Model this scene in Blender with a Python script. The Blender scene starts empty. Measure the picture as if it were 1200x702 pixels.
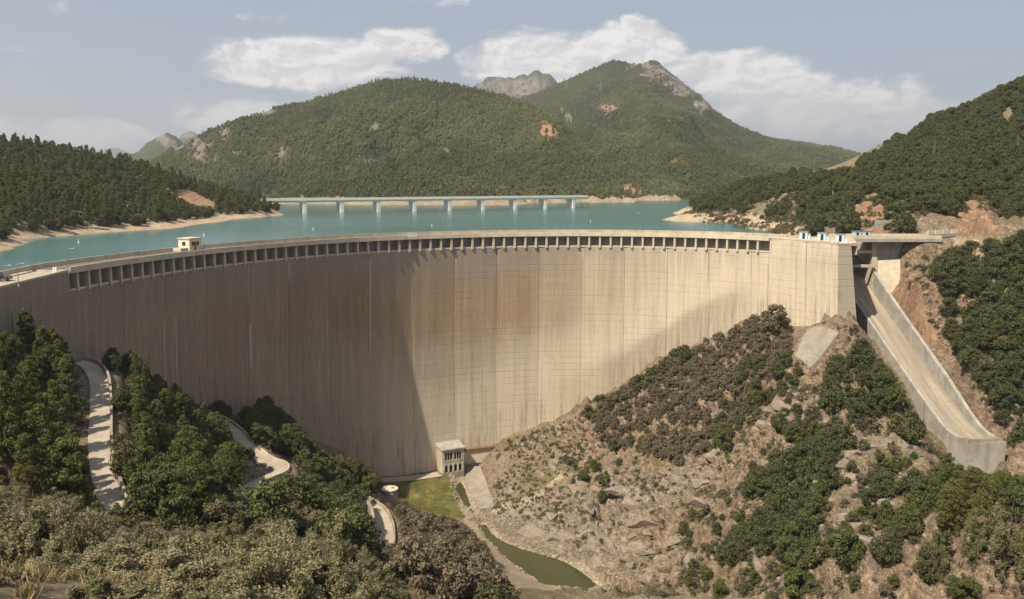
import bpy, bmesh, math, random
import numpy as np
from mathutils import Vector, Matrix

# ------------------------------------------------------------------ camera, sky, sun, exposure
SC = bpy.context.scene
EYE = 0.0                        # all heights are relative to the camera (650 m above the sea)
FPX, PITCH = 970.0, math.atan(139.0 / 970.0)   # focal length in photo pixels (1200 wide), tilt
cam_d = bpy.data.cameras.new('camera')
cam_d.sensor_width = 36.0
cam_d.lens = FPX / 1200.0 * 36.0
cam_d.clip_start = 0.5
cam_d.clip_end = 60000.0
cam = bpy.data.objects.new('camera', cam_d)
SC.collection.objects.link(cam)
cam.location = (0, 0, EYE)
cam.rotation_euler = (math.radians(90) - PITCH, 0, 0)
SC.camera = cam

SUN_AZ, SUN_EL = math.radians(225.5), math.radians(52.0)   # compass bearing (north = +Y), elevation
SUN_DIR = Vector((math.sin(SUN_AZ) * math.cos(SUN_EL), math.cos(SUN_AZ) * math.cos(SUN_EL), math.sin(SUN_EL)))
sun_d = bpy.data.lights.new('sun', 'SUN')
sun_d.energy = 5.0
sun_d.angle = math.radians(0.53)
sun_d.color = (1.0, 0.89, 0.70)
sun = bpy.data.objects.new('sun', sun_d)
SC.collection.objects.link(sun)
sun.rotation_euler = SUN_DIR.to_track_quat('Z', 'Y').to_euler()

SC.view_settings.view_transform = 'Standard'
SC.view_settings.look = 'None'
SC.view_settings.exposure = 0.65
SC.view_settings.gamma = 1.0
SC.view_settings.use_curve_mapping = False
SC.cycles.max_bounces = 5
SC.cycles.diffuse_bounces = 2
SC.cycles.glossy_bounces = 2
SC.cycles.transmission_bounces = 3
SC.cycles.transparent_max_bounces = 6
SC.cycles.volume_bounces = 0
SC.cycles.use_denoising = True
SC.cycles.use_adaptive_sampling = True
SC.cycles.adaptive_threshold = 0.015

# ------------------------------------------------------------------ small node helper
class NT:
    def __init__(s, tree):
        s.t = tree; s.n = tree.nodes; s.l = tree.links
    def new(s, typ, **kw):
        nd = s.n.new(typ)
        for k, v in kw.items():
            setattr(nd, k, v)
        return nd
    def put(s, sock, v):
        if v is None: return
        if hasattr(v, 'node') or isinstance(v, bpy.types.NodeSocket):
            s.l.new(v, sock)
        else:
            if isinstance(v, (tuple, list)) and len(v) == 3 and sock.type == 'RGBA': v = (*v, 1)
            sock.default_value = v
    def math(s, op, a, b=None, c=None, clamp=False):
        nd = s.new('ShaderNodeMath', operation=op, use_clamp=clamp)
        s.put(nd.inputs[0], a); s.put(nd.inputs[1], b); s.put(nd.inputs[2], c)
        return nd.outputs[0]
    def vmath(s, op, a, b=None):
        nd = s.new('ShaderNodeVectorMath', operation=op)
        s.put(nd.inputs[0], a); s.put(nd.inputs[1], b)
        return nd.outputs['Value'] if op in ('LENGTH', 'DOT_PRODUCT') else nd.outputs[0]
    def mix(s, f, a, b, mode='MIX'):
        nd = s.new('ShaderNodeMix', data_type='RGBA', blend_type=mode, clamp_factor=True)
        s.put(nd.inputs[0], f); s.put(nd.inputs[6], a); s.put(nd.inputs[7], b)
        return nd.outputs[2]
    def noise(s, vec, scale, detail=4, rough=0.55, dist=0.0):
        nd = s.new('ShaderNodeTexNoise')
        s.put(nd.inputs['Vector'], vec)
        nd.inputs['Scale'].default_value = scale; nd.inputs['Detail'].default_value = detail
        nd.inputs['Roughness'].default_value = rough; nd.inputs['Distortion'].default_value = dist
        return nd.outputs['Fac']
    def ramp(s, f, a, b):            # smooth 0..1 between a and b
        nd = s.new('ShaderNodeMapRange', interpolation_type='SMOOTHSTEP')
        s.put(nd.inputs[0], f); s.put(nd.inputs[1], a); s.put(nd.inputs[2], b)
        return nd.outputs[0]
    def mapping(s, vec, scale=(1, 1, 1), rot=(0, 0, 0), loc=(0, 0, 0)):
        nd = s.new('ShaderNodeMapping')
        s.put(nd.inputs['Vector'], vec)
        nd.inputs['Location'].default_value = loc; nd.inputs['Rotation'].default_value = rot; nd.inputs['Scale'].default_value = scale
        return nd.outputs[0]
    def sep(s, vec):
        nd = s.new('ShaderNodeSeparateXYZ'); s.put(nd.inputs[0], vec); return nd.outputs
    def comb(s, x, y, z):
        nd = s.new('ShaderNodeCombineXYZ')
        for i, v in enumerate((x, y, z)): s.put(nd.inputs[i], v)
        return nd.outputs[0]
    def bump(s, h, strength=0.5, dist=0.1):
        nd = s.new('ShaderNodeBump'); s.put(nd.inputs['Height'], h)
        nd.inputs['Strength'].default_value = strength; nd.inputs['Distance'].default_value = dist
        return nd.outputs[0]
    def attr(s, name):
        return s.new('ShaderNodeAttribute', attribute_name=name)

def material(name):
    m = bpy.data.materials.new(name); m.use_nodes = True
    m.node_tree.nodes.clear()
    return m, NT(m.node_tree)

def finish(m, t, color, rough=0.9, normal=None, spec=0.3, metallic=0.0, displacement=None, trans=None):
    b = t.new('ShaderNodeBsdfPrincipled')
    t.put(b.inputs['Base Color'], color); t.put(b.inputs['Roughness'], rough)
    t.put(b.inputs['Specular IOR Level'], spec); t.put(b.inputs['Metallic'], metallic)
    if normal is not None: t.put(b.inputs['Normal'], normal)
    o = t.new('ShaderNodeOutputMaterial')
    out = b.outputs[0]
    if trans is not None:
        tr = t.new('ShaderNodeBsdfTranslucent'); t.put(tr.inputs['Color'], color)
        mx = t.new('ShaderNodeMixShader'); mx.inputs[0].default_value = trans
        t.l.new(out, mx.inputs[1]); t.l.new(tr.outputs[0], mx.inputs[2]); out = mx.outputs[0]
    t.l.new(out, o.inputs['Surface'])
    return m

# ------------------------------------------------------------------ sky with clouds
W = bpy.data.worlds.new('World'); SC.world = W; W.use_nodes = True
W.node_tree.nodes.clear()
t = NT(W.node_tree)
sky = t.new('ShaderNodeTexSky', sky_type='NISHITA')
sky.sun_disc = False
sky.sun_elevation = SUN_EL; sky.sun_rotation = SUN_AZ
sky.altitude = 650; sky.air_density = 1.0; sky.dust_density = 3.2; sky.ozone_density = 2.0
tc = t.new('ShaderNodeTexCoord').outputs['Generated']
dx, dy, dz = t.sep(tc)
az = t.math('MULTIPLY', t.math('ARCTAN2', dx, dy), 970.0)            # bearing from north, in photo-pixel units
hor = t.math('SQRT', t.math('ADD', t.math('MULTIPLY', dx, dx), t.math('MULTIPLY', dy, dy)))
el = t.math('MULTIPLY', t.math('ARCTAN2', dz, hor), 970.0)
cv = t.comb(t.math('MULTIPLY', az, 0.01), t.math('MULTIPLY', el, 0.02), 0.0)
puff = t.noise(cv, 1.1, 9, 0.62, 0.6)
fine = t.noise(t.mapping(cv, loc=(7.3, 2.1, 0)), 3.3, 7, 0.68, 0.4)
# cloud banks: bearing, elevation, half-width, half-height, weight
BANKS = [(-235, 128, 140, 40, 1.15), (-120, 150, 60, 26, 1.0), (30, 128, 110, 52, 1.2), (135, 150, 80, 38, 1.2), (250, 118, 110, 34, 1.1), (330, 80, 170, 50, 1.0),
         (-470, 48, 130, 26, .75), (-300, 66, 110, 36, .85), (-95, 205, 85, 22, .55), (430, 62, 90, 36, .9), (60, 70, 200, 60, .7),
         (-505, 128, 55, 10, .45), (-468, 170, 22, 14, .5), (-270, 172, 75, 12, .5),
         (900, 110, 260, 60, .8), (1500, 140, 300, 70, .8), (-1000, 130, 260, 60, .8), (-1700, 110, 300, 70, .8), (2300, 130, 300, 70, .8), (-2500, 120, 300, 70, .8)]
mask = None
for (ba, be, bw, bh, wt) in BANKS:
    qa = t.math('DIVIDE', t.math('SUBTRACT', az, float(ba)), float(bw))
    qe = t.math('DIVIDE', t.math('SUBTRACT', el, float(be)), float(bh))
    q = t.math('SUBTRACT', 1.0, t.math('ADD', t.math('MULTIPLY', qa, qa), t.math('MULTIPLY', qe, qe)), clamp=True)
    q = t.math('MULTIPLY', q, wt)
    mask = q if mask is None else t.math('MAXIMUM', mask, q)
dens = t.math('ADD', t.math('MULTIPLY', t.math('SUBTRACT', puff, 0.5), 2.6), t.math('MULTIPLY', t.math('SUBTRACT', fine, 0.5), 0.8))
cl = t.ramp(t.math('ADD', t.math('MULTIPLY', mask, 1.0), t.math('MULTIPLY', dens, 0.62)), 0.32, 0.80)
cl = t.math('MULTIPLY', cl, t.ramp(mask, 0.0, 0.15))
puff2 = t.noise(t.vmath('ADD', cv, (-0.10, 0.16, 0.0)), 1.1, 9, 0.62, 0.6); fine2 = t.noise(t.mapping(t.vmath('ADD', cv, (-0.05, 0.08, 0.0)), loc=(7.3, 2.1, 0)), 3.3, 7, 0.68, 0.4)
shade = t.ramp(t.math('ADD', t.math('SUBTRACT', puff, puff2), t.math('MULTIPLY', t.math('SUBTRACT', fine, fine2), 0.6)), -0.10, 0.12)
ccol = t.mix(shade, (7.6, 7.35, 7.35), (10.6, 10.1, 9.6))
ccol = t.mix(t.ramp(el, 20.0, 120.0), (7.2, 6.9, 6.8), ccol)
milk = t.mix(0.5, sky.outputs[0], (4.8, 5.0, 5.7))                    # summer haze greys the blue
skyc = t.mix(t.math('MULTIPLY', cl, 0.85), milk, ccol)
bg = t.new('ShaderNodeBackground'); t.l.new(skyc, bg.inputs['Color']); bg.inputs['Strength'].default_value = 0.070
wo = t.new('ShaderNodeOutputWorld'); t.l.new(bg.outputs[0], wo.inputs['Surface'])

# ------------------------------------------------------------------ pixel <-> place (photo pixels, 1200 x 702)
CT, ST = math.cos(PITCH), math.sin(PITCH)
def ray(px, py):
    a = (np.asarray(px, float) - 600) / FPX; b = -(np.asarray(py, float) - 351) / FPX
    return a, CT + b * ST, -ST + b * CT
def PY(px, py, Y):                # the point seen at a pixel, Y metres to the north
    a, d, u = ray(px, py); k = Y / d
    return (float(a * k), float(Y), float(u * k))
def PZ(px, py, Z):                # the point seen at a pixel, at height Z relative to the camera
    a, d, u = ray(px, py); k = Z / u
    return (float(a * k), float(d * k), float(Z))
def PIX(X, Y, Z):                 # place -> photo pixel
    d = Y * CT - Z * ST; u = Y * ST + Z * CT
    d = np.where(np.abs(d) < 1e-6, 1e-6, d)
    return 600 + FPX * X / d, 351 - FPX * u / d, d

# ------------------------------------------------------------------ objects
COL = SC.collection
def tag(o, label=None, cat=None, group=None, kind=None):
    for k, v in (('label', label), ('category', cat), ('group', group), ('kind', kind)):
        if v: o[k] = v
    return o
def link(o, parent=None):
    COL.objects.link(o)
    if parent is not None: o.parent = parent
    return o
def empty(name, loc, rz=0.0, parent=None):
    o = bpy.data.objects.new(name, None); o.empty_display_size = 1.0
    link(o, parent); o.location = loc; o.rotation_euler = (0, 0, rz)
    return o
def np_mesh(name, V, F, mat=None, smooth=False, uv=None, attrs=None):
    """V (n,3), F (m,k) with k = 3 or 4."""
    V = np.asarray(V, np.float32); F = np.asarray(F, np.int32)
    me = bpy.data.meshes.new(name)
    me.vertices.add(len(V)); me.vertices.foreach_set('co', V.ravel())
    k = F.shape[1]
    me.loops.add(F.size); me.loops.foreach_set('vertex_index', F.ravel())
    me.polygons.add(len(F)); me.polygons.foreach_set('loop_start', np.arange(0, F.size, k, dtype=np.int32))
    me.polygons.foreach_set('use_smooth', np.full(len(F), smooth))
    if uv is not None:
        l = me.uv_layers.new(name='UVMap'); l.data.foreach_set('uv', np.asarray(uv, np.float32)[F.ravel()].ravel())
    for an, av in (attrs or {}).items():
        at = me.attributes.new(an, 'FLOAT', 'POINT'); at.data.foreach_set('value', np.asarray(av, np.float32))
    if mat: me.materials.append(mat)
    me.update(calc_edges=True); me.validate()
    return me
def obj(name, me, parent=None, loc=None):
    o = bpy.data.objects.new(name, me); link(o, parent)
    if loc is not None: o.location = loc
    return o

class MB:
    """collects boxes, prisms and tubes, builds one mesh object"""
    def __init__(s): s.v = []; s.f = []
    def add(s, V, F):
        n = len(s.v); s.v += [tuple(p) for p in V]; s.f += [tuple(i + n for i in f) for f in F]; return s
    def box(s, x0, x1, y0, y1, z0, z1):
        V = [(x0, y0, z0), (x1, y0, z0), (x1, y1, z0), (x0, y1, z0), (x0, y0, z1), (x1, y0, z1), (x1, y1, z1), (x0, y1, z1)]
        return s.add(V, [(0, 3, 2, 1), (4, 5, 6, 7), (0, 1, 5, 4), (1, 2, 6, 5), (2, 3, 7, 6), (3, 0, 4, 7)])
    def hexa(s, b, t_):               # bottom quad, top quad (counter-clockwise from above)
        return s.add(list(b) + list(t_), [(0, 3, 2, 1), (4, 5, 6, 7), (0, 1, 5, 4), (1, 2, 6, 5), (2, 3, 7, 6), (3, 0, 4, 7)])
    def tube(s, pts, radii, n=8, cap=True):
        pts = [Vector(p) for p in pts]; base = len(s.v); up = Vector((0.13, 0.31, 1)).normalized()
        for i, p in enumerate(pts):
            d = (pts[min(i + 1, len(pts) - 1)] - pts[max(i - 1, 0)]).normalized()
            a = d.cross(up)
            if a.length < 1e-4: a = d.cross(Vector((1, 0, 0)))
            a.normalize(); b = d.cross(a)
            for k in range(n):
                q = p + (a * math.cos(2 * math.pi * k / n) + b * math.sin(2 * math.pi * k / n)) * radii[i]
                s.v.append(tuple(q))
        for i in range(len(pts) - 1):
            for k in range(n):
                s.f.append((base + i * n + k, base + i * n + (k + 1) % n, base + (i + 1) * n + (k + 1) % n, base + (i + 1) * n + k))
        if cap:
            s.f.append(tuple(base + k for k in range(n))[::-1]); e = base + (len(pts) - 1) * n
            s.f.append(tuple(e + k for k in range(n)))
        return s
    def lathe(s, prof, n=24, c=(0, 0, 0)):     # (radius, z) profile, closed at both ends
        base = len(s.v)
        for r, z in prof:
            for k in range(n):
                a = 2 * math.pi * k / n; s.v.append((c[0] + r * math.cos(a), c[1] + r * math.sin(a), c[2] + z))
        for i in range(len(prof) - 1):
            for k in range(n):
                s.f.append((base + i * n + k, base + i * n + (k + 1) % n, base + (i + 1) * n + (k + 1) % n, base + (i + 1) * n + k))
        s.f.append(tuple(base + k for k in range(n))[::-1]); e = base + (len(prof) - 1) * n
        s.f.append(tuple(e + k for k in range(n)))
        return s
    def mesh(s, name, mat=None, smooth=False):
        me = bpy.data.meshes.new(name); me.from_pydata(s.v, [], s.f)
        if mat: me.materials.append(mat)
        if smooth: me.polygons.foreach_set('use_smooth', [True] * len(me.polygons))
        bm = bmesh.new(); bm.from_mesh(me); bmesh.ops.recalc_face_normals(bm, faces=bm.faces[:]); bm.to_mesh(me); bm.free()
        me.update(); return me
    def build(s, name, mat=None, parent=None, loc=None, smooth=False):
        return obj(name, s.mesh(name, mat, smooth), parent, loc)

# ------------------------------------------------------------------ numpy noise
RNG = np.random.default_rng(7)
_HT = RNG.random((256, 256)).astype(np.float64)
def vnoise(x, y):
    xi = np.floor(x).astype(int); yi = np.floor(y).astype(int); fx = x - xi; fy = y - yi
    fx = fx * fx * fx * (fx * (fx * 6 - 15) + 10); fy = fy * fy * fy * (fy * (fy * 6 - 15) + 10)
    g = lambda i, j: _HT[i & 255, j & 255]
    a = g(xi, yi) * (1 - fx) + g(xi + 1, yi) * fx; b = g(xi, yi + 1) * (1 - fx) + g(xi + 1, yi + 1) * fx
    return a * (1 - fy) + b * fy
def fbm(x, y, scale, octv=5, gain=0.5, seed=0.0):
    s = np.zeros_like(x, dtype=float); a = 1.0; tot = 0.0; f = 1.0 / scale
    for k in range(octv):
        ca, sa = math.cos(0.6 * k + seed), math.sin(0.6 * k + seed)
        s += a * (vnoise((x * ca - y * sa) * f + 17.3 * k + seed * 31, (x * sa + y * ca) * f + 5.1 * k + seed * 13) * 2 - 1)
        tot += a; a *= gain; f *= 2.03
    return s / tot
def ridged(x, y, scale, octv=4, seed=0.0):
    s = np.zeros_like(x, dtype=float); a = 1.0; tot = 0.0; f = 1.0 / scale
    for k in range(octv):
        ca, sa = math.cos(0.7 * k + seed), math.sin(0.7 * k + seed)
        n = vnoise((x * ca - y * sa) * f + 9.7 * k + seed * 7, (x * sa + y * ca) * f + 3.3 * k + seed * 19) * 2 - 1
        s += a * (1 - 2 * np.abs(n)); tot += a; a *= 0.5; f *= 2.1
    return s / tot
def worley(x, y, scale, seed=0):
    """value of the nearest scattered cell and the distance to the cell border"""
    u = x / scale; v = y / scale; iu = np.floor(u).astype(int); iv = np.floor(v).astype(int)
    d1 = np.full(np.shape(x), 9.0); d2 = d1.copy(); val = np.zeros(np.shape(x))
    for a in (-1, 0, 1):
        for b in (-1, 0, 1):
            ci, cj = iu + a, iv + b
            fx = ci + _HT[(ci + seed) & 255, (cj + 7) & 255]; fy = cj + _HT[(ci + 91) & 255, (cj + seed + 33) & 255]
            d = np.hypot(u - fx, v - fy); w = d < d1
            d2 = np.where(w, d1, np.minimum(d2, d)); val = np.where(w, _HT[(ci + 5 + seed) & 255, (cj + 141) & 255], val); d1 = np.where(w, d, d1)
    return val, (d2 - d1) * scale
def sstep(x, a, b):
    q = np.clip((x - a) / (b - a), 0, 1); return q * q * (3 - 2 * q)
def inside(px, py, poly):
    px = np.asarray(px); py = np.asarray(py); r = np.zeros(px.shape, bool); n = len(poly)
    for i in range(n):
        x0, y0 = poly[i]; x1, y1 = poly[(i + 1) % n]
        c = ((y0 > py) != (y1 > py)) & (px < (x1 - x0) * (py - y0) / ((y1 - y0) if y1 != y0 else 1e-9) + x0)
        r ^= c
    return r
# ------------------------------------------------------------------ the crest line of the dam, from its row of pillars
PILLAR_X = [93.3, 105.8, 118, 130.5, 142.8, 155, 167.2, 179.7, 191.7, 203.8, 216.2, 228.3, 240.5, 252.5, 264.5, 276.5, 288.5, 300.5, 312.2, 324.5, 336.7, 348, 360, 371.7, 383.7, 395.5, 407.7, 419.7, 431.7, 443.8, 455.9, 468.2, 480.3, 492.7, 505, 517.2, 529.5, 541.8, 554, 566.3, 578.7, 591.2, 603.5, 615.7, 628.2, 641, 653.3, 666.2, 678.5, 691, 703.3, 716, 728.3, 740.8, 753.3, 765.5, 778, 790.2, 802.5, 814.8, 827.2, 839.3, 851.7, 863.8, 876.2, 888.3]
SLAB = [(90, 319.5), (180, 306), (260, 296), (360, 287.5), (460, 281.7), (540, 278.7), (640, 276.7), (720, 277), (820, 279), (900, 282.2)]
_co = np.polyfit([(p[0] - 500) / 400 for p in SLAB], [p[1] for p in SLAB], 5)
_pp = np.array([PZ(x, np.polyval(_co, (x - 500) / 400), -17.0) for x in PILLAR_X])
# smooth plan curve: Chebyshev-like polynomial fit in the pillar number
_ti = np.arange(66); _tn = (_ti - 32.5) / 32.5
_cx = np.polyfit(_tn, _pp[:, 0], 5); _cy = np.polyfit(_tn, _pp[:, 1], 5)
def crest(i):
    """plan position (x, y) of the downstream crest edge at pillar number i (fractions allowed, beyond the ends too)"""
    i = np.asarray(i, float)
    ic = np.clip(i, -0.6, 66.2)
    q = (ic - 32.5) / 32.5
    x = np.polyval(_cx, q); y = np.polyval(_cy, q)
    # left wing: runs straight towards the camera; right thrust block: bends on
    LW0 = np.array(PZ(88, 320.0, -16.5)[:2]); LW1 = np.array(PZ(0, 342.5, -16.5)[:2]); dl = (LW1 - LW0) / np.linalg.norm(LW1 - LW0)
    m = i < -0.6; e = (-0.6 - i) * 3.25
    x = np.where(m, x + dl[0] * e, x); y = np.where(m, y + dl[1] * e, y)
    m = i > 66.2; e = (i - 66.2) * 3.25
    a0 = math.radians(-52.0); bend = e * 0.0105
    xe = np.cos(a0 - bend * .5) * e; ye = np.sin(a0 - bend * .5) * e
    x = np.where(m, x + xe, x); y = np.where(m, y + ye, y)
    return x, y
def crest_frame(i):
    x, y = crest(i); x1, y1 = crest(np.asarray(i) + .25); x0, y0 = crest(np.asarray(i) - .25)
    tx, ty = x1 - x0, y1 - y0; l = np.hypot(tx, ty) + 1e-9
    return x, y, tx / l, ty / l, ty / l, -tx / l          # position, tangent, downstream normal
# downstream offset of the face at height z: the wall bulges upstream in the middle, a double curve
def bulge(z):
    q = (-z - 20.0) / 70.0
    return -1.6 * 4 * np.clip(q, 0, 1.2) * (1.12 - np.clip(q, 0, 1.2)) * 0.80
def face_point(i, z, out=0.0):
    x, y, tx, ty, nx, ny = crest_frame(i)
    o = bulge(z) + out - .75
    return x + nx * o, y + ny * o

# ------------------------------------------------------------------ ground: control heights, then one height function
CTRL = []
def C(*p): CTRL.append(p)
for p in [(0, -12, -3), (0, 0, -6), (-12, 0, -4.5), (12, 0, -9), (-30, 0, 0), (-60, 0, 6), (-110, 0, 20), (40, 0, -26), (90, 0, -60), (150, 0, -40), (220, 0, -10),
          (-9, 17, -8.8), (0, 24, -14.8), (9, 24, -17), (-20, 24, -12), (-35, 25, -10), (20, 40, -32), (0, 42, -26), (-15, 42, -23.5), (-28, 42, -20), (-15, 62, -33), (3, 80, -46), (12, 100, -60), (28, 62, -50), (-20, 100, -46), (-35, 60, -28), (-32, 88, -37),
          (45, 60, -66), (60, 100, -74), (80, 60, -66), (100, 60, -52), (30, 130, -80), (55, 20, -50),
          (-60, 60, -20), (-90, 60, -8), (-75, 98, -29), (-95, 100, -12), (-71, 118, -31), (-60, 85, -28), (-120, 60, 6),
          (-20, 130, -62), (0, 140, -74), (-40, 120, -48), (-35, 140, -57), (-10, 165, -79)]: C(*p)
for p in [(115, 430, 146), (117, 500, 120), (128, 590, 95), (100, 470, 126), (160, 520, 125), (210, 560, 132), (250, 600, 125), (200, 480, 155), (240, 520, 160),
          (262, 497, 186), (290, 522, 179), (337, 548, 172), (310, 568, 163), (360, 580, 172), (390, 600, 165), (250, 560, 150), (330, 630, 135),
          (432, 590, 190), (466, 620, 176), (455, 655, 160), (400, 570, 188), (420, 640, 163), (457, 582, 207),
          (600, 560, 236), (600, 620, 211), (650, 560, 227), (650, 500, 246), (620, 530, 244), (700, 600, 206), (700, 660, 191), (700, 520, 236), (750, 520, 223), (750, 600, 196), (750, 450, 243),
          (800, 650, 178), (800, 560, 198), (800, 480, 221), (760, 665, 182), (850, 420, 236), (850, 500, 209), (850, 600, 176), (920, 420, 218), (900, 470, 203), (900, 520, 188), (900, 580, 172), (900, 640, 153),
          (950, 480, 192), (960, 440, 206), (1000, 410, 204), (1000, 450, 195), (1000, 500, 180), (1000, 600, 148), (1000, 660, 128), (1050, 470, 190), (1050, 540, 166), (1100, 560, 158), (1100, 650, 120), (1180, 590, 146), (1190, 650, 105), (950, 560, 172), (950, 650, 142),
          (1040, 402, 213), (1025, 385, 214), (985, 386, 206.5), (962, 386, 212), (941, 387, 217), (930, 418, 211), (950, 417, 206), (958, 402, 209),
          (1100, 330, 228), (1150, 400, 200), (1200, 500, 168), (1200, 400, 198), (1200, 300, 220), (1060, 345, 226), (1130, 440, 196), (1250, 400, 195), (1250, 300, 212), (1165, 470, 186), (1300, 330, 215),
          (1110, 287, 229), (1150, 275, 232), (1190, 272, 240),
          (1080, 273, 262), (1110, 274, 258), (1140, 272, 262), (1170, 272, 262),
          (1115, 258, 270), (1160, 262, 274), (1138, 238, 282), (1190, 240, 290), (1060, 262, 275), (1030, 262, 280), (1010, 235, 300), (1040, 235, 310),
          (1200, 105, 420), (1260, 80, 430), (1150, 131, 425), (1100, 147, 430), (1040, 184, 432), (1010, 196, 440), (960, 207, 455), (1100, 215, 330), (1200, 170, 350), (1150, 190, 345), (1040, 215, 350), (1000, 240, 325), (1300, 150, 330), (1300, 220, 280),
          (950, 258, 310), (925, 225, 420), (870, 222, 480), (900, 240, 400), (860, 240, 440), (820, 236, 500), (930, 212, 465), (840, 226, 520), (970, 268, 278)]: C(*PY(*p))
# waterline: left bank, right bank
LSH = [(-60, 306), (0, 293.5), (35, 286.5), (28, 280), (70, 277), (130, 272), (165, 269.5), (200, 268), (250, 261), (290, 256), (318, 253), (330, 251)]
RSH = [(905, 271), (880, 268.5), (862, 266.5), (885, 262.5), (850, 261), (800, 259.5), (775, 257.5), (800, 252), (822, 247.5)]
for x, y in LSH: C(*PZ(x, y, -20.0))
for x, y in RSH: C(*PZ(x, y, -20.0))
for p in [(0, 172, 470), (60, 179, 480), (130, 192, 490), (200, 211, 500), (260, 231, 505), (305, 239, 500), (318, 243, 492), (290, 246, 470), (0, 240, 325), (60, 220, 400), (100, 238, 375), (180, 240, 430), (240, 245, 455), (-80, 165, 440), (-80, 250, 270), (20, 262, 295)]: C(*PY(*p))
for p in [(-350, 640, 5), (-260, 640, -12), (-160, 610, -30), (-420, 420, 25), (-330, 260, 15), (-250, 180, 0), (-200, 140, -10), (-140, 105, -14), (-120, 90, -12), (-180, 80, 10), (-100, 125, -18), (-92, 108, -17),
          (-105, 160, -34), (-110, 200, -42), (-60, 270, -60), (0, 300, -70), (60, 280, -52), (90, 262, -26), (-80, 330, -48), (0, 400, -50), (70, 360, -40), (40, 480, -44), (0, 600, -44), (-80, 480, -42), (60, 600, -40), (-60, 720, -42), (60, 760, -42), (-200, 760, -36),
          (110, 620, -32), (170, 600, -24), (240, 560, 5), (330, 520, 20), (380, 430, 40), (330, 330, 40), (300, 250, 28), (250, 180, 12), (230, 110, -2), (200, 180, -6), (170, 100, -28), (140, 140, -42), (180, 700, -34), (320, 700, -20), (420, 600, 10),
          (105, 246, -34), (105, 228, -44), (105, 212, -50), (105, 195, -58), (105, 180, -67), (105, 173.5, -64.8), (98, 175, -64), (112, 175, -63), (105, 165, -63.5), (97, 205, -49), (97, 190, -57), (113, 205, -46), (113, 190, -53), (114, 235, -30), (92, 214, -39), (90, 228, -38)]: C(*p)
for p in [(450, 566, -88.5), (470, 559, -89.3), (525, 552, -90), (500, 560, -90), (545, 606, -91.2), (520, 611, -91), (490, 594, -90.2), (465, 584, -88.5), (560, 602, -93), (585, 615, -93.3), (650, 643, -93), (610, 660, -94), (660, 665, -94.5), (580, 650, -91), (600, 672, -90.5), (548, 560, -91.5), (560, 545, -90), (640, 668, -94.5), (690, 672, -93), (560, 640, -88), (520, 630, -85)]: C(*PZ(*p))
# contact of the ground with the foot of the dam: pillar number -> height
FOOT = [(-16, -27), (-11, -28), (-6, -31), (-1, -35), (4, -40), (8, -47), (12, -54), (16, -60), (20, -67), (24, -75), (28, -83), (31, -87.5), (34, -89.5), (37, -89.7), (39.5, -85), (42, -80), (46, -77), (49, -72), (53, -66), (58, -54.5), (63, -44), (67, -41), (69, -41), (72, -39), (76, -35.5)]
def foot(i): return np.interp(i, [f[0] for f in FOOT], [f[1] for f in FOOT])
for i, z in FOOT:
    x, y = face_point(i, z, 1.0); C(float(x), float(y), z)
CT_ARR = np.array(CTRL, float)
# drop near-duplicates, keep the first
_keep = []
for k, p in enumerate(CT_ARR):
    if all(np.hypot(*(CT_ARR[j, :2] - p[:2])) > 2.5 for j in _keep): _keep.append(k)
CT_ARR = CT_ARR[_keep]
_S = 100.0
def _phi(a, b):
    d2 = ((a[:, None, 0] - b[None, :, 0]) ** 2 + (a[:, None, 1] - b[None, :, 1]) ** 2)
    return np.sqrt(d2 + 0.06 ** 2)
_pc = CT_ARR[:, :2] / _S
_n = len(_pc)
_A = np.zeros((_n + 3, _n + 3)); _A[:_n, :_n] = _phi(_pc, _pc) + np.eye(_n) * -0.004
_A[:_n, _n] = 1; _A[:_n, _n + 1:] = _pc; _A[_n, :_n] = 1; _A[_n + 1:, :_n] = _pc.T
_w = np.linalg.solve(_A, np.concatenate([CT_ARR[:, 2], np.zeros(3)]))
def base_height(x, y):
    p = np.stack([np.ravel(x), np.ravel(y)], 1) / _S
    out = np.empty(len(p))
    for a in range(0, len(p), 20000):
        q = p[a:a + 20000]; out[a:a + 20000] = _phi(q, _pc) @ _w[:_n] + _w[_n] + q @ _w[_n + 1:]
    return out.reshape(np.shape(x))

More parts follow.
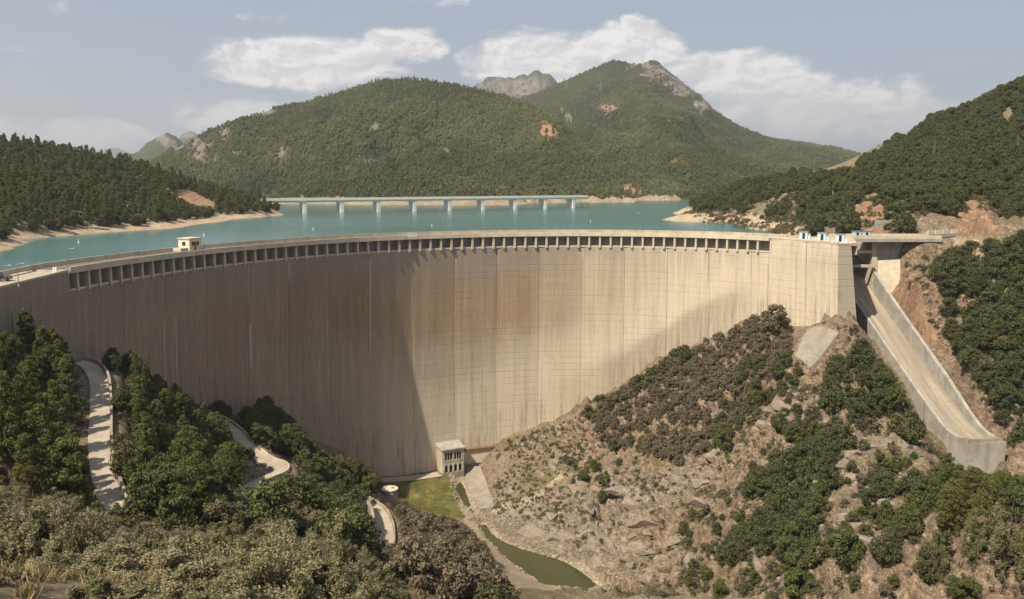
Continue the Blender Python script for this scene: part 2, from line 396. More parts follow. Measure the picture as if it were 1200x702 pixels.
# ------------------------------------------------------------------ roads: centre lines (photo pixels with distance), half-width
def densify(pts, step=1.0):
    pts = np.array(pts, float); out = []
    P = np.vstack([2 * pts[0] - pts[1], pts, 2 * pts[-1] - pts[-2]])
    for i in range(1, len(P) - 2):
        n = max(2, int(np.linalg.norm(P[i + 1] - P[i]) / step))
        for k in range(n):
            u = k / n
            out.append(.5 * ((2 * P[i]) + (-P[i - 1] + P[i + 1]) * u + (2 * P[i - 1] - 5 * P[i] + 4 * P[i + 1] - P[i + 2]) * u * u + (-P[i - 1] + 3 * P[i] - 3 * P[i + 1] + P[i + 2]) * u ** 3))
    out.append(pts[-1]); return np.array(out)
ROADS = {
    'upper': (densify([PY(92, 424, 147), PY(104, 428, 146), PY(115, 445, 139), PY(117, 480, 126), PY(116, 520, 113), PY(122, 560, 103), PY(131, 590, 95), PY(142, 640, 84)]), 1.4),
    'middle': (densify([PY(240, 486, 186), PY(258, 494, 185), PY(277, 508, 181), PY(292, 525, 178), PY(312, 541, 174), PY(326, 546, 171.5), PY(328, 553, 168.5), PY(310, 561, 165), PY(285, 575, 158), PY(255, 600, 146)]), 1.5),
    'shelf': (densify([(121, 246.5, -16.6), (130, 251, -16.4), (146, 256, -16.0), (170, 262, -15.0), (200, 262, -13.0)]), 5.0),
    'foot': (densify([(*[float(q) for q in face_point(i, -88.0, 4.2)], z) for i, z in ((26.8, -86.0), (28.5, -87.2), (30.5, -88.2), (32.5, -88.8), (34.2, -89.0))]), 2.2),
    'lower': (densify([PY(400, 572, 192), PY(425, 588, 190), PY(442, 600, 184), PY(450, 618, 176), PY(450, 640, 166), PY(442, 664, 155), PY(425, 695, 143)]), 1.9),
}
def road_blend(x, y, z):
    for pts, hw in ROADS.values():
        x0, x1 = pts[:, 0].min() - 8, pts[:, 0].max() + 8; y0, y1 = pts[:, 1].min() - 8, pts[:, 1].max() + 8
        m = (x > x0) & (x < x1) & (y > y0) & (y < y1)
        if not m.any(): continue
        d = np.hypot(x[m][:, None] - pts[None, :, 0], y[m][:, None] - pts[None, :, 1]); j = d.argmin(1); dm = d[np.arange(len(j)), j]
        k = 1 - sstep(dm, hw + 0.9, hw + 5.0)
        z[m] = z[m] * (1 - k) + (pts[j, 2] - 0.22) * k
    return z
RIVER_Z = -93.6
STREAM = densify([(*PZ(x, y, z), w) for x, y, z, w in [(529, 551, -91.0, .6), (535, 561, -91.3, .3), (539, 572, -91.7, .7), (545, 586, -92.4, .4), (553, 599, -93.0, .3), (564, 612, -93.5, .4), (574, 628, -93.6, .7), (596, 645, -93.6, 2.4), (628, 659, -93.6, 4.2), (645, 669, -93.6, 5.4), (674, 690, -93.6, 5.4), (730, 730, -93.6, 5.0)]])
def stream_carve(x, y, z):
    pts = STREAM; m = (x > pts[:, 0].min() - 12) & (x < pts[:, 0].max() + 12) & (y > pts[:, 1].min() - 12) & (y < pts[:, 1].max() + 12)
    d = np.hypot(x[m][:, None] - pts[None, :, 0], y[m][:, None] - pts[None, :, 1]) + fbm(x[m], y[m], 6, 3, .5, 8.0)[:, None] * 1.5 - pts[None, :, 3]
    j = d.argmin(1); dm = d[np.arange(len(j)), j]
    k = 1 - sstep(dm, -.4, 1.6); zw = pts[j, 2] - .55
    z[m] = np.minimum(z[m], z[m] * (1 - k) + zw * k)
    far = sstep(dm, .3, 1.6); z[m] = np.where((dm < 14) & (dm > 0), np.maximum(z[m], zw + 1.0 * far), z[m])
    return z
def ground(x, y, detail=True):
    x = np.asarray(x, float); y = np.asarray(y, float)
    z = base_height(x, y)
    if not detail: return z
    # rock relief: strong on the right bank of the gorge, soft elsewhere; none on the lawn
    px, py, d = PIX(x, y, z)
    vis = (d > 5)
    lawn = vis & inside(px, py, [(440, 556), (470, 548), (535, 542), (560, 600), (590, 612), (700, 665), (690, 690), (560, 690), (560, 640), (500, 606), (455, 590)])
    right = sstep(x, 0, 22) * sstep(y, 90, 120) * (1 - sstep(y, 262, 290))
    warp = fbm(x, y, 30, 3, .5, 2.0) * 6
    # strata: ribs running down the slope
    u = x * .80 + y * .60 + warp
    rib = ridged(u, (y * .8 - x * .6) * .35, 13, 4, .4)
    crag = ridged(x + warp, y, 7, 3, 1.1)
    flat = vis & inside(px, py, [(922, 378), (990, 376), (990, 392), (952, 424), (922, 424)])
    amp = right * np.where(lawn | flat, 0.08, 1.0); lawn = lawn | flat
    # broken strata: steps that dip to the left, torn by noise
    sv = (x * .55 - y * .25 + z * .8 + warp * .8) / 5.2; fr_ = sv - np.floor(sv)
    step_ = (np.where(fr_ < .78, fr_ / .78, (1 - fr_) / .22) - .5) * sstep(fbm(x, y, 24, 3, .5, 6.0), -.25, .3)
    sv2 = (x * .3 + y * .5 + z * .9 + fbm(x, y, 11, 3, .5, 9.0) * 4) / 2.3; fr2 = sv2 - np.floor(sv2)
    z = z + amp * (step_ * 1.9 + (np.abs(fr2 - .5) - .25) * .7 * sstep(fbm(x, y, 15, 3, .5, 5.0), -.2, .3))
    lu = x * .8 + y * .6 + warp * .5; lv = (y * .8 - x * .6) * .6 + fbm(x, y, 8, 2, .5, 12.0) * 1.5
    w1, e1 = worley(lu, lv, 6.5, 3); w2, e2 = worley(lu + 40, lv * 1.3, 2.9, 17)
    rocky = sstep(fbm(x, y, 22, 3, .5, 14.0) + sstep(rib, -.2, .6) * .35, -.25, .25)
    z = z + amp * rocky * ((w1 - .5) * 3.4 - (1 - sstep(e1, 0, 1.0)) * .9 + (w2 - .5) * 1.5 - (1 - sstep(e2, 0, .7)) * .4)
    rib2 = ridged(x * .72 + y * .69 + warp * 1.4, (y * .72 - x * .69) * .42, 27, 3, 1.9)
    z = z + amp * (rib * 1.6 + rib2 * 3.0 + crag * .8) + fbm(x, y, 16, 5, .5, .7) * np.where(lawn, .12, 1.1) + fbm(x, y, 2.6, 3, .5, 1.7) * np.where(lawn, .04, .28)
    big = sstep(np.hypot(x, y), 260, 420)
    z = z + big * fbm(x, y, 70, 4, .5, 3.0) * 5.0 * sstep(np.abs(z + 20), 1.5, 16)
    # the cut rock face beside the road on the right hill
    # trench of the spillway chute
    cf = np.interp(-y, [-250, -246, -212, -190, -182, -177], [-28.0, -30, -46, -56.2, -58, -59.0])
    k = sstep(np.abs(x - 105 + .043 * (y - 180)), 8.0, 5.2) * sstep(y, 172, 177) * sstep(y, 262, 252)
    z = z * (1 - k) + np.minimum(z, cf - 2.2) * k
    k = sstep(x + .043 * (y - 180), 92, 97) * sstep(x + .043 * (y - 180), 101.5, 100.5) * sstep(y, 170, 176) * sstep(y, 240, 225)
    z = z * (1 - k) + np.minimum(z, cf + .1) * k
    # cut below the retaining wall of the spillway
    lim = -28.6 + np.clip(x - 105, -4, 30) * 1.05
    k = sstep(x, 99, 101) * sstep(x, 122, 117) * sstep(y, 222, 229) * sstep(y, 246.5, 244)
    z = z * (1 - k) + np.minimum(z, lim) * k
    if x.ndim: z = stream_carve(x, y, z)
    z = road_blend(np.atleast_1d(x), np.atleast_1d(y), np.atleast_1d(z)) if x.ndim else z
    return z
def axis(segs):
    out = [segs[0][0]]
    for a, b, st in segs:
        n = max(1, int(round((b - a) / st))); out += list(a + (b - a) * np.arange(1, n + 1) / n)
    return np.array(out)
GX = axis([(-620, -300, 10), (-300, -130, 3.2), (-130, -75, 1.4), (-75, 145, .8), (145, 300, 2.2), (300, 640, 9)])
GY = axis([(-40, 0, 3), (0, 90, 1.2), (90, 260, .8), (260, 300, 1.3), (300, 560, 2.8), (560, 830, 9)])
XX, YY = np.meshgrid(GX, GY)
ZZ = ground(XX, YY)
def h_at(x, y):
    """height of the built ground (bilinear on its grid)"""
    x = np.asarray(x, float); y = np.asarray(y, float)
    i = np.clip(np.searchsorted(GX, x) - 1, 0, len(GX) - 2); j = np.clip(np.searchsorted(GY, y) - 1, 0, len(GY) - 2)
    u = (x - GX[i]) / (GX[i + 1] - GX[i]); v = (y - GY[j]) / (GY[j + 1] - GY[j])
    return (ZZ[j, i] * (1 - u) + ZZ[j, i + 1] * u) * (1 - v) + (ZZ[j + 1, i] * (1 - u) + ZZ[j + 1, i + 1] * u) * v
def hit(px, py, y0=12.0, y1=640.0, n=1500):
    """first point of the built ground seen at a photo pixel"""
    a, d, u = ray(px, py); Y = np.geomspace(y0, y1, n); k = Y / d
    X, Z = a * k, u * k; below = Z < h_at(X, Y)
    if not below.any(): return None
    m = int(below.argmax()); return (float(X[m]), float(Y[m]), float(h_at(X[m], Y[m])))

def mat_ground():
    m, t = material('slope_ground')
    co = t.new('ShaderNodeTexCoord').outputs['Object']
    geo = t.new('ShaderNodeNewGeometry')
    nz = t.sep(geo.outputs['Normal'])[2]
    n1 = t.noise(co, .035, 5, .6); n2 = t.noise(co, .22, 6, .65); n3 = t.noise(co, 1.5, 6, .75); n4 = t.noise(t.mapping(co, (.8, .65, 1.15), (0, .5, .6)), .9, 9, .74)
    k1 = t.math('ABSOLUTE', t.math('SUBTRACT', t.noise(t.mapping(co, (.6, .4, .7), (0, .3, .75)), .6, 8, .8), .5)); k2 = t.math('ABSOLUTE', t.math('SUBTRACT', t.noise(t.mapping(co, (.6, .7, .7), (.3, 0, .4)), 1.1, 7, .8), .5))
    crack = t.math('MAXIMUM', t.ramp(k1, .022, .0), t.math('MULTIPLY', t.ramp(k2, .016, .0), .7))
    soil = t.mix(t.ramp(n2, .35, .7), (.152, .116, .082), (.245, .192, .140))
    soil = t.mix(t.ramp(n3, .40, .66), soil, (.310, .252, .188))
    soil = t.mix(t.ramp(t.noise(co, 3.7, 5, .8), .58, .72), soil, (.105, .076, .050))
    rock = t.mix(t.ramp(n4, .38, .64), (.165, .118, .084), (.355, .262, .185))
    rock = t.mix(t.ramp(n1, .5, .72), rock, t.mix(t.ramp(n4, .4, .6), (.185, .130, .092), (.325, .245, .178)))
    rock = t.mix(t.math('MULTIPLY', crack, .5), rock, (.065, .05, .04))
    steep = t.ramp(t.math('ADD', nz, t.math('MULTIPLY', t.math('SUBTRACT', n2, .5), .5)), .86, .66)
    col = t.mix(steep, soil, rock)
    dry = t.mix(t.ramp(n3, .35, .65), (.13, .12, .06), (.24, .19, .10))
    col = t.mix(t.math('MULTIPLY', t.ramp(t.noise(co, .09, 5, .6), .48, .62), t.math('SUBTRACT', 1.0, steep)), col, dry)
    # the bleached band the water leaves bare along the shore
    sh = t.attr('shore').outputs['Fac']
    col = t.mix(sh, col, t.mix(t.ramp(n2, .3, .7), (.40, .30, .20), (.52, .42, .30)))
    rk = t.attr('red').outputs['Fac']
    col = t.mix(rk, col, t.mix(t.ramp(t.noise(t.mapping(co, (1, 1, .25)), .5, 5, .7), .3, .7), (.20, .13, .09), (.40, .25, .16)))
    gs = t.attr('lawn').outputs['Fac']
    lawn = t.mix(t.ramp(n2, .38, .62), (.095, .11, .030), (.21, .175, .065))
    lawn = t.mix(t.ramp(n3, .5, .8), lawn, (.10, .125, .035))
    col = t.mix(gs, col, lawn)
    gr = t.attr('gravel').outputs['Fac']
    col = t.mix(gr, col, t.mix(t.ramp(n3, .3, .7), (.30, .24, .17), (.46, .39, .29)))
    st = t.attr('stone').outputs['Fac']
    vein = t.math('ABSOLUTE', t.math('SUBTRACT', t.noise(t.mapping(co, (.25, 1.0, .6), (0, 0, .9)), .22, 4, .6), .5))
    grey = t.mix(t.ramp(n4, .38, .64), (.165, .138, .118), (.37, .318, .268))
    grey = t.mix(t.math('MULTIPLY', crack, .6), grey, (.07, .058, .05))
    grey = t.mix(t.ramp(vein, .014, .0), grey, (.42, .34, .25))
    col = t.mix(st, col, grey)
    h = t.math('SUBTRACT', t.math('ADD', t.math('MULTIPLY', n4, 1.0), t.math('MULTIPLY', n3, .7)), t.math('MULTIPLY', crack, .35))
    return finish(m, t, col, .95, t.bump(h, .8, .45), .15)
M_GROUND = mat_ground()
_px, _py, _d = PIX(XX, YY, ZZ)
def soft(poly, e=0.0):
    """membership of a region outlined in the photograph, with a wobbling edge"""
    w = fbm(XX, YY, 5, 3, .5, 4.4) * 7
    return (inside(_px + w, _py + w * .6, poly) & (_d > 5)).astype(float)
UP = YY > 215
shore = sstep(ZZ + fbm(XX, YY, 9, 3) * .7, np.where(XX > 0, -15.6, -17.4), np.where(XX > 0, -17.0, -18.6)) * UP * (np.hypot(XX - 100, YY - 250) > 30) * (ZZ > -26)
LAWN = [(446, 572), (470, 556), (528, 549), (533, 556), (540, 580), (547, 608), (520, 612), (492, 597), (470, 588)]
lawn = soft(LAWN)
gravel = np.clip(soft([(545, 612), (570, 612), (600, 640), (640, 650), (690, 662), (720, 690), (580, 690), (555, 640)]) + soft([(525, 548), (548, 545), (566, 600), (548, 612), (535, 575)]) + soft([(570, 605), (640, 570), (690, 540), (650, 570), (600, 605)]), 0, 1)
stone = np.clip(soft([(575, 612), (600, 600), (680, 572), (790, 556), (830, 540), (850, 545), (815, 575), (770, 605), (735, 640), (715, 668), (650, 655)]), 0, 1) * .5
red = np.clip(soft([(1110, 275), (1122, 248), (1132, 232), (1150, 230), (1165, 262), (1180, 278)]) + soft([(1005, 262), (1000, 240), (1020, 228), (1045, 250), (1050, 272), (1008, 275)]) + soft([(200, 226), (220, 222), (252, 237), (256, 244), (225, 240)]) + soft([(1030, 330), (1060, 320), (1110, 410), (1085, 400)]) + soft([(1060, 320), (1160, 290), (1180, 340), (1110, 360)]) * .3, 0, 1)
nY, nX = ZZ.shape
idx = np.arange(nY * nX).reshape(nY, nX)
quads = np.stack([idx[:-1, :-1], idx[:-1, 1:], idx[1:, 1:], idx[1:, :-1]], -1).reshape(-1, 4)
VT = np.stack([XX.ravel(), YY.ravel(), ZZ.ravel()], 1)
ATT = dict(shore=shore.ravel(), lawn=lawn.ravel(), gravel=gravel.ravel(), stone=stone.ravel(), red=red.ravel())
qc = VT[quads].mean(1)
part = np.where((qc[:, 1] > 250) & (qc[:, 0] > 20), 1, np.where((qc[:, 0] < -90) & (qc[:, 1] > 150), 2, 0))
for k, nm in enumerate(('terrain', 'hill_right', 'hill_left')):
    q = quads[part == k]; u, inv = np.unique(q, return_inverse=True)
    me = np_mesh(nm, VT[u], inv.reshape(-1, 4), M_GROUND, True, None, {a: v[u] for a, v in ATT.items()})
    tag(obj(nm, me), kind='structure')

# ------------------------------------------------------------------ mountains behind the reservoir (surfaces spun about the viewpoint's hill, real distances)
def mountain(name, ridge, rr, base, back, n_r=150, rough=.06, seed=1.0, mat=None, extra=None, step=2.0, conc=1.0, crag=0.5):
    """ridge: photo pixels of the skyline; rr: its distance (interpolated over px); base: (px, distance, height) of the foot"""
    rx = np.array([p[0] for p in ridge], float); ry = np.array([p[1] for p in ridge], float)
    cx = np.arange(rx[0], rx[-1] + 1e-6, step)
    yy = np.interp(cx, rx, ry)
    kern = np.ones(3) / 3; yy = np.convolve(np.pad(yy, 1, 'edge'), kern, 'valid') + crag * (fbm(cx, cx * 0 + seed, 9.0, 4, .6, seed) * 2 + ridged(cx, cx * 0 + seed * 3, 16.0, 3, seed))
    R = np.interp(cx, [p[0] for p in rr], [p[1] for p in rr])
    bd = np.interp(cx, [p[0] for p in base], [p[1] for p in base]); bz = np.interp(cx, [p[0] for p in base], [p[2] for p in base])
    a, d, u = ray(cx, yy)
    hl = np.hypot(a, d); ux, uy = a / hl, d / hl; el = u / hl
    fr = np.linspace(0, 1, n_r)[:, None]
    tt = np.concatenate([fr, 1 + np.linspace(.04, .5, 14)[:, None]])
    D = np.where(tt <= 1, bd + (R - bd) * tt, R + (tt - 1) * (R - bd) * back)
    zr = el * R
    X = ux * D; Y = uy * D
    prof = np.where(tt <= 1, np.clip(tt, 0, 1) ** conc, 1 - (tt - 1) * 1.6)
    sc_ = (R - bd).mean()
    n = ridged(X, Y, sc_ * .38, 5, seed) * .7 + fbm(X, Y, sc_ * .22, 5, .55, seed + 1) * .6
    env = np.clip(tt, 0, 1) * np.clip(1.0 - tt, 0, 1) * 4
    Z = bz + (zr - bz) * prof + (n - .55) * env * rough * (np.abs(zr - bz).mean() * .5 + np.abs(zr - bz) * .5)
    # keep the flank below the sight line to the skyline
    lim = np.where(tt < 1, el * D - (1 - tt) * 3.0, 1e9); Z = np.minimum(Z, lim)
    Z += fbm(X, Y, sc_ * .05, 4, .6, seed + 2) * .012 * np.abs(zr - bz).mean() * np.clip(1.02 - np.clip(tt, 0, 1), 0, 1)
    V = np.stack([X, Y, Z], -1); nr, nc = Z.shape
    ii = np.arange(nr * nc).reshape(nr, nc)
    F = np.stack([ii[:-1, :-1], ii[:-1, 1:], ii[1:, 1:], ii[1:, :-1]], -1).reshape(-1, 4)
    px, py, _ = PIX(X, Y, Z)
    rock = np.zeros(Z.shape); redm = np.zeros(Z.shape)
    if extra: rock, redm = extra(px, py, X, Y, Z)
    me = np_mesh(name, V.reshape(-1, 3), F, mat, True, None, dict(rock=rock.ravel(), red=redm.ravel(), shore=np.where(Z < -14.5 + fbm(X, Y, 25, 3) * 2, 1, 0).ravel() * (D < 900).ravel()))
    o = tag(obj(name, me), kind='structure')
    return o, V, rock + redm

def mat_mountain():
    m, t = material('mountain_ground')
    co = t.new('ShaderNodeTexCoord').outputs['Object']
    n1 = t.noise(co, .012, 5, .6); n2 = t.noise(co, .05, 6, .7)
    n3 = t.noise(co, .14, 5, .75)
    col = t.mix(t.ramp(n3, .38, .62), (.032, .042, .020), (.105, .112, .048))
    col = t.mix(t.math('MULTIPLY', t.ramp(n2, .5, .7), .4), col, (.14, .12, .065))
    rk = t.mix(t.ramp(t.noise(t.mapping(co, (1, 1, .5)), .035, 7, .75), .38, .62), (.10, .085, .078), (.30, .255, .225))
    col = t.mix(t.attr('rock').outputs['Fac'], col, rk)
    col = t.mix(t.attr('red').outputs['Fac'], col, t.mix(t.ramp(n2, .35, .65), (.36, .20, .12), (.46, .30, .19)))
    col = t.mix(t.attr('shore').outputs['Fac'], col, t.mix(t.ramp(n2, .3, .7), (.40, .30, .20), (.50, .40, .29)))
    return finish(m, t, col, .95, t.bump(t.math('ADD', n2, n3), 1.0, 9.0), .1)
M_MOUNT = mat_mountain()
def blobs(px, py, lst, seed):
    m = np.zeros(np.shape(px)); w = fbm(px * 1.0, py * 1.6, 9, 4, .6, seed)
    for (x, y, rx, ry) in lst:
        q = ((px - x) / rx) ** 2 + ((py - y) / ry) ** 2
        m = np.maximum(m, sstep(1.15 - q + w * 1.6, .15, .45))
    return m
def ex_hill(px, py, X, Y, Z):
    rock = blobs(px, py, [(238, 186, 14, 8), (333, 184, 12, 9), (262, 158, 10, 7), (277, 180, 6, 5), (228, 172, 24, 10), (168, 197, 14, 6), (315, 133, 9, 5), (366, 188, 6, 4), (420, 190, 12, 5), (305, 165, 3, 3)], 1.0)
    red = blobs(px, py, [(642, 157, 11, 10), (637, 147, 5, 6)], 2.0); rock = np.maximum(rock, blobs(px, py, [(664, 142, 4, 5), (440, 150, 8, 4), (520, 175, 6, 3), (395, 140, 5, 3)], 5.0))
    return rock, red
def ex_peak(px, py, X, Y, Z):
    rock = blobs(px, py, [(770, 84, 22, 12), (800, 100, 24, 13), (826, 122, 15, 9), (742, 78, 10, 6), (665, 138, 5, 7), (658, 128, 3, 5), (780, 143, 6, 4), (712, 127, 14, 5), (755, 148, 4, 3)], 3.0)
    red = blobs(px, py, [(642, 157, 10, 10), (638, 148, 5, 6), (712, 126, 8, 3), (790, 190, 6, 4), (740, 224, 14, 5), (765, 226, 10, 4)], 4.0)
    return rock, red
A_RIDGE = [(-120, 215), (60, 212), (120, 207), (150, 201), (178, 190), (205, 174), (235, 158), (262, 147), (300, 136), (325, 125), (360, 120), (400, 108), (440, 96), (475, 91.5), (510, 97), (550, 104), (590, 113), (625, 126), (665, 150), (705, 190), (730, 222), (745, 236)]
B_RIDGE = [(500, 170), (560, 130), (590, 120), (620, 112), (645, 102), (660, 96), (680, 87), (705, 76), (722, 71), (735, 74), (748, 76), (765, 71), (775, 76), (790, 88), (810, 104), (832, 122), (840, 132), (870, 151), (905, 164), (950, 169), (985, 175), (1015, 184), (1060, 196), (1150, 205)]
hillA, VA, RA = mountain('mountain_front', A_RIDGE, [(-120, 1500), (150, 1450), (475, 1350), (745, 800)], [(-120, 800, -26), (300, 745, -23), (420, 715, -22), (560, 690, -21.5), (640, 668, -21.5), (700, 664, -21.5), (760, 640, -22)], .6, 170, .75, 1.0, M_MOUNT, ex_hill, 2.0, 1.05)
hillB, VB, RB = mountain('mountain_peak', B_RIDGE, [(500, 2300), (770, 2250), (905, 2000), (1150, 1900)], [(500, 760, -23), (640, 668, -22), (700, 650, -21.5), (760, 640, -21.3), (800, 640, -21.5), (860, 760, -22), (1150, 900, -22)], .6, 200, .75, 2.3, M_MOUNT, ex_peak, 2.0, 1.12)
C_RIDGE = [(480, 130), (545, 108), (556, 100), (570, 93), (580, 91), (600, 90), (615, 86), (632, 83), (642, 86), (652, 95), (665, 110), (700, 140)]
mountain('mountain_rocky', C_RIDGE, [(480, 4200), (700, 4200)], [(480, 2600, 20), (700, 2600, 20)], .4, 60, .45, 4.1, M_MOUNT, lambda px, py, X, Y, Z: (np.clip(blobs(px, py, [(600, 103, 50, 14)], 6.0), 0, .8), np.zeros(Z.shape)), 2.0, 1.0, 2.2)
D_RIDGE = [(60, 214), (120, 199), (150, 180), (165, 174), (178, 163), (192, 156), (203, 159), (212, 166), (225, 176), (260, 190), (330, 210)]
mountain('mountain_left', D_RIDGE, [(60, 3200), (330, 3200)], [(60, 1900, -10), (330, 1900, -10)], .4, 60, .45, 5.1, M_MOUNT, lambda px, py, X, Y, Z: (blobs(px, py, [(190, 163, 10, 6), (200, 168, 8, 5)], 6.0), np.zeros(Z.shape)), 2.0, 1.0, 2.2)
D2_RIDGE = [(180, 190), (200, 168), (212, 158), (222, 150), (232, 155), (245, 165), (270, 185)]
mountain('mountain_knoll', D2_RIDGE, [(180, 4600), (270, 4600)], [(180, 3600, -10), (270, 3600, -10)], .4, 40, .4, 6.1, M_MOUNT, lambda px, py, X, Y, Z: (blobs(px, py, [(222, 156, 14, 6)], 6.0), np.zeros(Z.shape)), 2.0, 1.0, 2.2)
E_RIDGE = [(-100, 205), (20, 200), (80, 189), (100, 182), (120, 176), (136, 172.5), (146, 177), (165, 185), (200, 195), (300, 205)]
mountain('mountain_far', E_RIDGE, [(-100, 11000), (300, 11000)], [(-100, 8000, -20), (300, 8000, -20)], .4, 30, .06, 7.1, M_MOUNT, None, 3.0)
F_RIDGE = [(820, 200), (880, 175), (915, 166), (930, 168), (960, 178), (1000, 196), (1060, 210)]
mountain('mountain_behind', F_RIDGE, [(820, 3800), (1060, 3800)], [(820, 2800, -20), (1060, 2800, -20)], .4, 30, .06, 8.1, M_MOUNT, None, 3.0)

# plain that carries everything beyond, down to the horizon
gm, gt = material('valley_ground'); finish(gm, gt, gt.mix(gt.ramp(gt.noise(gt.new('ShaderNodeTexCoord').outputs['Object'], .003, 6, .6), .4, .6), (.07, .08, .035), (.14, .11, .06)), .95)
mb = MB(); R0, R1, nn = 0.0, 13500.0, 48
vv = [(0, 0, -130)] + [(R1 * math.cos(2 * math.pi * k / nn), R1 * math.sin(2 * math.pi * k / nn), -130) for k in range(nn)]
mb.add(vv, [(0, 1 + k, 1 + (k + 1) % nn) for k in range(nn)])
tag(mb.build('ground', gm), kind='structure')

# ------------------------------------------------------------------ water
def mat_water(name, deep, rough, scale, strength):
    m, t = material(name)
    co = t.new('ShaderNodeTexCoord').outputs['Object']
    n = t.noise(t.mapping(co, (1.0, .45, 1)), scale, 4, .6)
    patch = t.noise(t.mapping(co, (.004, .018, 1)), 1.0, 4, .6)
    col = t.mix(t.ramp(patch, .35, .68), deep, tuple(c * 1.22 for c in deep))
    m = finish(m, t, col, t.math('ADD', t.math('MULTIPLY', patch, .16), rough), t.bump(n, strength, .3), .5)
    return m
M_LAKE = mat_water('reservoir_water', (.048, .122, .120), .10, .55, .28)
M_RIVER = mat_water('river_water', (.034, .036, .012), .04, 1.2, .15)
up = [crest(i) for i in np.linspace(-22, 71, 60)]
fr = [crest_frame(i) for i in np.linspace(-22, 71, 60)]
front = [(float(f[0] - f[4] * 6.0), float(f[1] - f[5] * 6.0), -20.0) for f in fr]
poly = front + [(92, 250, -20.0), (97, 252.5, -20.0), (107, 252.5, -20.0), (120, 275, -20.0), (700, 300, -20.0), (900, 1000, -20.0), (-900, 1000, -20.0), (-620, 60, -20.0)]
me = bpy.data.meshes.new('reservoir_water'); me.from_pydata(poly, [], [tuple(range(len(poly)))]); me.materials.append(M_LAKE)
bm = bmesh.new(); bm.from_mesh(me); bmesh.ops.triangulate(bm, faces=bm.faces[:])
for f in bm.faces:
    if f.normal.z < 0: f.normal_flip()
bm.to_mesh(me); bm.free()
tag(obj('reservoir_water', me), kind='structure')
def ribbon(pts, hw, z_off=0.0, wid=None):
    pts = np.asarray(pts, float); tg = np.gradient(pts[:, :2], axis=0); tg /= np.linalg.norm(tg, axis=1)[:, None] + 1e-9
    nrm = np.stack([-tg[:, 1], tg[:, 0]], 1); w = (hw if wid is None else wid)
    w = np.broadcast_to(w, (len(pts),))[:, None]
    L = np.c_[pts[:, :2] + nrm * w, pts[:, 2] + z_off]; R = np.c_[pts[:, :2] - nrm * w, pts[:, 2] + z_off]
    V = np.empty((len(pts) * 2, 3)); V[0::2] = L; V[1::2] = R
    k = np.arange(len(pts) - 1) * 2
    F = np.stack([k + 1, k + 3, k + 2, k], 1)
    return V, F, nrm
V, F, _ = ribbon(STREAM[:, :3], 0, 0, STREAM[:, 3] + .5)
tag(obj('river_water', np_mesh('river_water', V, F, M_RIVER, True)), kind='structure')
# ------------------------------------------------------------------ concrete
def mat_concrete(name, a, b, streak=.5, bumpy=.15):
    m, t = material(name)
    co = t.new('ShaderNodeTexCoord').outputs['Object']
    n1 = t.noise(co, .35, 5, .65); n2 = t.noise(t.mapping(co, (1, 1, .08)), 1.1, 5, .7); n3 = t.noise(co, 6.0, 4, .7)
    col = t.mix(t.ramp(n1, .3, .72), a, b)
    col = t.mix(t.math('MULTIPLY', t.ramp(n2, .5, .72), streak), col, tuple(c * .45 for c in a))
    col = t.mix(t.math('MULTIPLY', t.ramp(n3, .55, .8), .35), col, tuple(min(1, c * 1.25) for c in b))
    return finish(m, t, col, .9, t.bump(n3, bumpy, .05), .25)
M_CONC = mat_concrete('concrete', (.36, .31, .24), (.50, .44, .345))
M_CONC_PALE = mat_concrete('pale_concrete', (.46, .40, .31), (.60, .53, .42), .3)
M_CONC_DARK = mat_concrete('stained_concrete', (.22, .185, .15), (.34, .29, .235), .5)
M_CONC_GREY = mat_concrete('grey_concrete', (.26, .245, .22), (.38, .355, .315), .55)
def mat_chute():
    m, t = material('chute_concrete'); co = t.new('ShaderNodeTexCoord').outputs['Object']
    n1 = t.noise(t.mapping(co, (1, .05, .05)), .9, 6, .75); n2 = t.noise(co, .5, 6, .7); n3 = t.noise(t.mapping(co, (1, .12, .12)), 3.0, 4, .7)
    c = t.mix(t.ramp(n1, .35, .66), (.20, .172, .135), (.335, .292, .232)); c = t.mix(t.math('MULTIPLY', t.ramp(n2, .48, .66), .55), c, (.27, .205, .14)); c = t.mix(t.math('MULTIPLY', t.ramp(n3, .55, .7), .5), c, (.15, .12, .095))
    return finish(m, t, c, .92, t.bump(n2, .3, .1), .2)
M_CHUTE = mat_chute()
M_SLAB = mat_concrete('slab_concrete', (.20, .175, .145), (.29, .255, .215), .4)
M_ASPH = mat_concrete('asphalt', (.10, .085, .075), (.165, .14, .12), .1)
M_LANE = mat_concrete('pale_road', (.29, .245, .19), (.40, .345, .275), .12)

